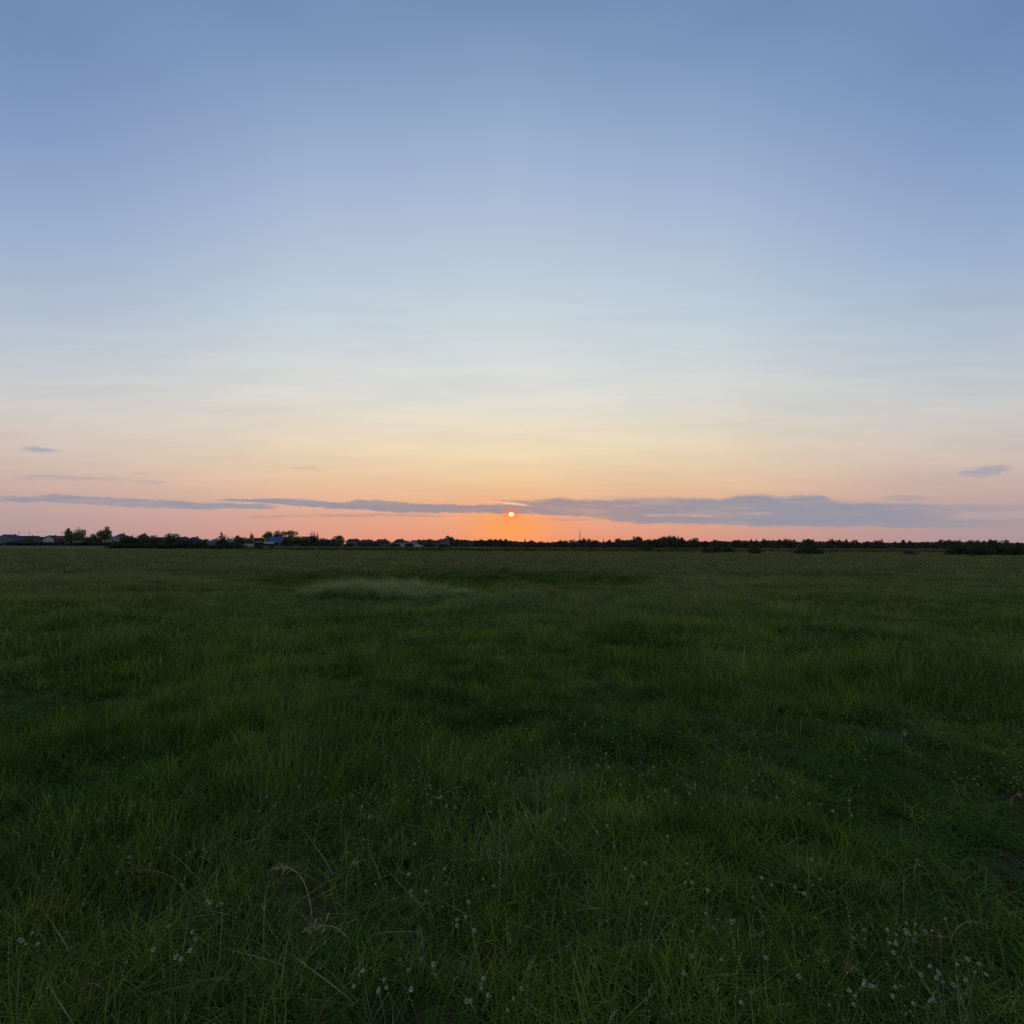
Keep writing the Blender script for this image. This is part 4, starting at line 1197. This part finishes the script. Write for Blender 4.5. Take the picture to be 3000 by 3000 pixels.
# ------------------------------------------------------------------ clover flowers and dry stalks
def flower_parts(seed, small=False):
    rg = np.random.default_rng(seed)
    R0 = 0.0064
    V = []; f = []
    n = 46 if not small else 26
    for i in range(n):                   # florets of the round head
        z = -0.75 + 1.7 * (i + 0.5) / n; a = i * 2.39996
        z = min(z, 0.97); r = math.sqrt(max(0.02, 1 - z * z))
        d = np.array([r * math.cos(a), r * math.sin(a), z]); up = np.array([0, 0, 1.0])
        d = d + rg.normal(size=3) * 0.08
        c = d * R0 * 0.25; tip = d * R0 * (1.0 + 0.15 * rg.random()) + up * R0 * 0.15
        side = np.cross(d, up); side /= np.linalg.norm(side) + 1e-6; oth = np.cross(side, d)
        w_ = R0 * 0.26
        b0 = len(V); mid_ = c + (tip - c) * 0.7
        V += [c, mid_ + side * w_, tip, mid_ - side * w_, mid_ + oth * w_, mid_ - oth * w_]
        f += [(b0, b0 + 1, b0 + 2, b0 + 3), (b0, b0 + 4, b0 + 2, b0 + 5)]
    return mesh_np('flower_head', np.array(V), np.array(f), None, [PETAL])
heads = [flower_parts(i, i > 1) for i in range(4)]
def stem_mesh(i):
    mb = MB(); b = 0.02 * (i - 1)
    mb.tube([(b * 1.6, b, -1.0), (b * 0.8, b * 0.4, -0.5), (0, 0, 0)], [0.0011, 0.001, 0.0009], 5)
    me = bpy.data.meshes.new('stem'); me.from_pydata(mb.v, [], mb.f); me.materials.append(STEM); return me
stems = [stem_mesh(i) for i in range(3)]
clusters = [  # px, py, spread x, spread y, count, phrase
    (1270, 2325, 75, 30, 26, 'in the dense pinkish patch at the centre'),
    (1090, 2350, 120, 55, 14, 'scattered left of the dense patch'),
    (820, 2320, 110, 50, 12, 'in the grass at the left middle of the foreground'),
    (1760, 2150, 130, 45, 16, 'far back in the foreground grass right of centre'),
    (1850, 2270, 130, 50, 14, 'in the dark gap of grass right of centre'),
    (2110, 2320, 150, 45, 22, 'in the loose clover patch on the right side'),
    (2360, 2350, 130, 50, 14, 'right of the loose clover patch on the right side'),
    (2650, 2770, 90, 45, 18, 'in the bright cluster at the lower right'),
    (2790, 2880, 120, 60, 18, 'among dead stems in the lower right corner'),
    (2560, 2930, 150, 50, 10, 'near the bottom edge at the lower right'),
    (130, 2600, 60, 18, 5, 'in the small group near the left edge'),
    (70, 2790, 60, 30, 6, 'near the left edge at the bottom'),
    (640, 2672, 30, 10, 5, 'in the tight row of white heads at lower left'),
    (540, 2790, 50, 50, 7, 'in the dark hollow at lower left'),
    (330, 2440, 130, 70, 16, 'scattered in the left foreground'),
    (250, 2580, 140, 60, 9, 'in the lower left grass above the small group'),
    (1190, 2600, 90, 60, 8, 'around the dark gap at the lower centre'),
    (1330, 2680, 90, 80, 12, 'in the grass at the lower centre'),
    (1120, 2900, 170, 60, 10, 'near the bottom edge left of centre'),
    (1430, 2930, 90, 50, 8, 'near the bottom edge at the centre'),
    (1800, 2500, 200, 90, 10, 'thinly scattered right of the lower centre'),
    (2050, 2640, 140, 80, 9, 'in the grass left of the bright lower right cluster'),
    (2400, 2560, 150, 90, 8, 'thinly scattered at the right middle'),
    (2100, 2850, 160, 80, 9, 'near the bottom between centre and right corner'),
    (1560, 2420, 160, 90, 10, 'thinly scattered at the centre')]
nf = 0
for (cx, cy, sx_, sy_, cn, ph) in clusters:
    for i in range(cn):
        hgt = 0.05 + 0.08 * random.random()
        P = on_plane(cx + random.gauss(0, 1) * sx_ * 0.7, min(2990, cy + random.gauss(0, 1) * sy_ * 0.7), hgt)
        P.z = hz(P.x, P.y) + hgt + 0.03
        lab = 'white clover flower ' + ph
        h_ = link('clover_flower', heads[random.randrange(4)], None, P)
        sc_ = 0.65 + 0.6 * random.random()
        h_.scale = (sc_, sc_, sc_)
        h_.rotation_euler = (random.gauss(0, 0.3), random.gauss(0, 0.3), random.random() * 6.28)
        tag(h_, lab, 'flower', 'white clover flowers ' + ph)
        s2 = link('stem', stems[random.randrange(3)], h_); s2.scale = (1, 1, (hgt + 0.02) / sc_)
        nf += 1
# clover too many to count farther out
fl_v = [mesh_np('clover_head', *(lambda m: (np.array([v.co[:] for v in m.vertices]), np.array([p.vertices[:] for p in m.polygons])))(h), None, [PETAL]) for h in heads[2:]]
for me_ in fl_v: me_.transform(Matrix.Translation((0, 0, 0)))
C_FL = variant_collection('clover', fl_v)
n = 1900
px = rng.random(n) * 3200 - 100; py = 2270 - 400 * rng.random(n) ** 1.6
dn = fbm(px / 100, py / 50, 0.6, 13)
k = dn > 0.545
px, py = px[k], py[k]
pts = np.array([on_plane(a, b, 0.17)[:] for a, b in zip(px, py)])
pts[:, 2] = height(pts[:, 0], pts[:, 1]) + 0.07 + 0.10 * rng.random(len(pts))
s_ = np.repeat((0.45 + 0.4 * rng.random(len(pts)))[:, None], 3, 1)
scatter('clover_flowers', pts, rng.normal(size=(len(pts), 3)) * 0.3, s_, rng.integers(0, 2, len(pts)), C_FL, 'pale clover heads dotted thinly through the grass beyond the foreground', 'flowers')

def dry_stalk(px_, py_, tip_px, tip_py, h, label, head=0.030, m=STRAW, r=0.0016, fork=14):
    """a bent dry grass stem rooted in the turf, its seed head hanging at the far end"""
    B = on_plane(px_, py_, 0.0); B.z = hz(B.x, B.y)
    d = ray(tip_px, tip_py); s0 = (B.y - 0.02) / d.y
    T = Vector((d.x * s0, d.y * s0, CAM_H + d.z * s0)) - B
    if T.z < 0.05: T = Vector((T.x, T.y, 0.12))
    o = empty('grass_stalk', B, label, 'grass stalk')
    C1 = Vector((T.x * 0.15, T.y * 0.1, max(h, T.z * 1.15)))
    pts = []
    for i in range(13):
        t = i / 12; pts.append(C1 * (2 * t * (1 - t)) + T * t * t)
    mb = MB(); mb.tube(pts, [r * (1 - 0.55 * i / 12) for i in range(13)], 5); mb.build('stem', m, o)
    V = []; f = []
    rg = np.random.default_rng(int(px_ + py_))
    for i in range(fork * 4):
        t = 0.66 + 0.34 * i / (fork * 4); c = C1 * (2 * t * (1 - t)) + T * t * t
        tn = (C1 * (2 - 4 * t) + T * 2 * t).normalized()
        dv = (tn * 1.3 + Vector(rg.normal(size=3)) * 0.55).normalized(); sd_ = dv.cross(Vector((0.1, 0.9, 0.4))).normalized()
        l = head * (0.35 + 0.65 * math.sin(math.pi * min(1, (t - 0.62) / 0.38))) * (0.6 + 0.6 * rg.random())
        b0 = len(V); V += [c, c + dv * l * 0.5 + sd_ * 0.0016, c + dv * l, c + dv * l * 0.5 - sd_ * 0.0016]; f.append((b0, b0 + 1, b0 + 2, b0 + 3))
    link('seed_head', mesh_np('seed_head', np.array([v[:] for v in V]), np.array(f), None, [m]), o)
    return o
PALE = plain('pale_straw', (0.27, 0.26, 0.16), 0.8, 0.2, 25, 0.15)
S = [
    (915, 2700, 800, 2545, 0.16, 'long pale arching seed stalk at the lower left of centre', 0.034, PALE),
    (1030, 2790, 895, 2722, 0.14, 'branched pale seed stalk lying over the grass at the lower left of centre', 0.050, PALE),
    (1010, 2640, 1045, 2535, 0.12, 'upright pale stalk with narrow head left of the dark centre gap', 0.026, PALE),
    (1095, 2420, 1080, 2395, 0.11, 'short hooked pale stalk in the left foreground', 0.02, PALE),
    (1360, 2365, 1361, 2342, 0.09, 'short bright upright stalk beside the dense clover patch', 0.014, PALE),
    (2650, 2705, 2655, 2570, 0.20, 'tall thin bare stem with a tiny pale tip at the lower right', 0.012, STRAW),
    (2680, 2600, 2690, 2530, 0.13, 'pale plump seed head standing at the lower right', 0.030, PALE),
    (2715, 2800, 2755, 2738, 0.13, 'bent dry stalk over the bright clover cluster at the lower right', 0.028, STRAW),
    (2780, 2790, 2885, 2800, 0.14, 'dry stalk arching rightwards at the lower right', 0.022, STRAW),
    (2415, 2865, 2380, 2795, 0.12, 'brown bent seed stalk in the dark lower right grass', 0.032, STRAW),
    (2550, 2930, 2480, 2905, 0.10, 'brown seed stalk lying near the bottom right', 0.036, STRAW),
    (2590, 2930, 2565, 2890, 0.10, 'short brown upright seed stalk near the bottom right', 0.030, STRAW),
    (2960, 2370, 2990, 2330, 0.12, 'pale grey-white seed head at the right edge', 0.030, PALE),
    (2680, 2415, 2665, 2395, 0.10, 'small brown seed head at the right middle', 0.020, STRAW),
    (1400, 2420, 1420, 2400, 0.12, 'thin pale stalk in the grass at the centre', 0.02, STRAW),
    (1720, 2960, 1740, 2820, 0.16, 'slender stalk near the bottom right of centre', 0.022, STRAW),
    (1240, 2820, 1225, 2800, 0.12, 'short pale stalk at the lower centre', 0.022, PALE),
    (1470, 2800, 1500, 2755, 0.12, 'pale bent stalk at the lower centre right', 0.026, PALE),
    (540, 2620, 350, 2610, 0.12, 'low brown stalk lying leftwards in the lower left grass', 0.034, STRAW),
    (230, 2740, 110, 2745, 0.10, 'pale brown lying stalk near the left edge', 0.040, STRAW),
    (400, 2440, 460, 2350, 0.14, 'long thin stalk leaning right in the left foreground', 0.018, STRAW),
    (320, 2960, 200, 2900, 0.12, 'dry stalk leaning left near the bottom left', 0.026, STRAW),
    (2300, 2150, 2310, 2085, 0.22, 'thin pale stalk standing in bright grass at the right middle', 0.014, STRAW),
    (2345, 2160, 2352, 2105, 0.2, 'second thin pale stalk in the bright grass at the right middle', 0.014, STRAW),
    (2640, 2200, 2650, 2150, 0.2, 'pale stalk in the yellow-green grass at the right', 0.030, PALE),
    (1290, 2230, 1230, 2205, 0.12, 'low pale arching stalk just left of centre', 0.030, STRAW),
    (760, 2210, 720, 2180, 0.14, 'pale arching stalk in the left middle', 0.030, STRAW),
]
for s_ in S:
    dry_stalk(s_[0], s_[1], s_[2], s_[3], s_[4], s_[5], s_[6], s_[7])
print('flowers', nf, 'objects', len(col.objects))
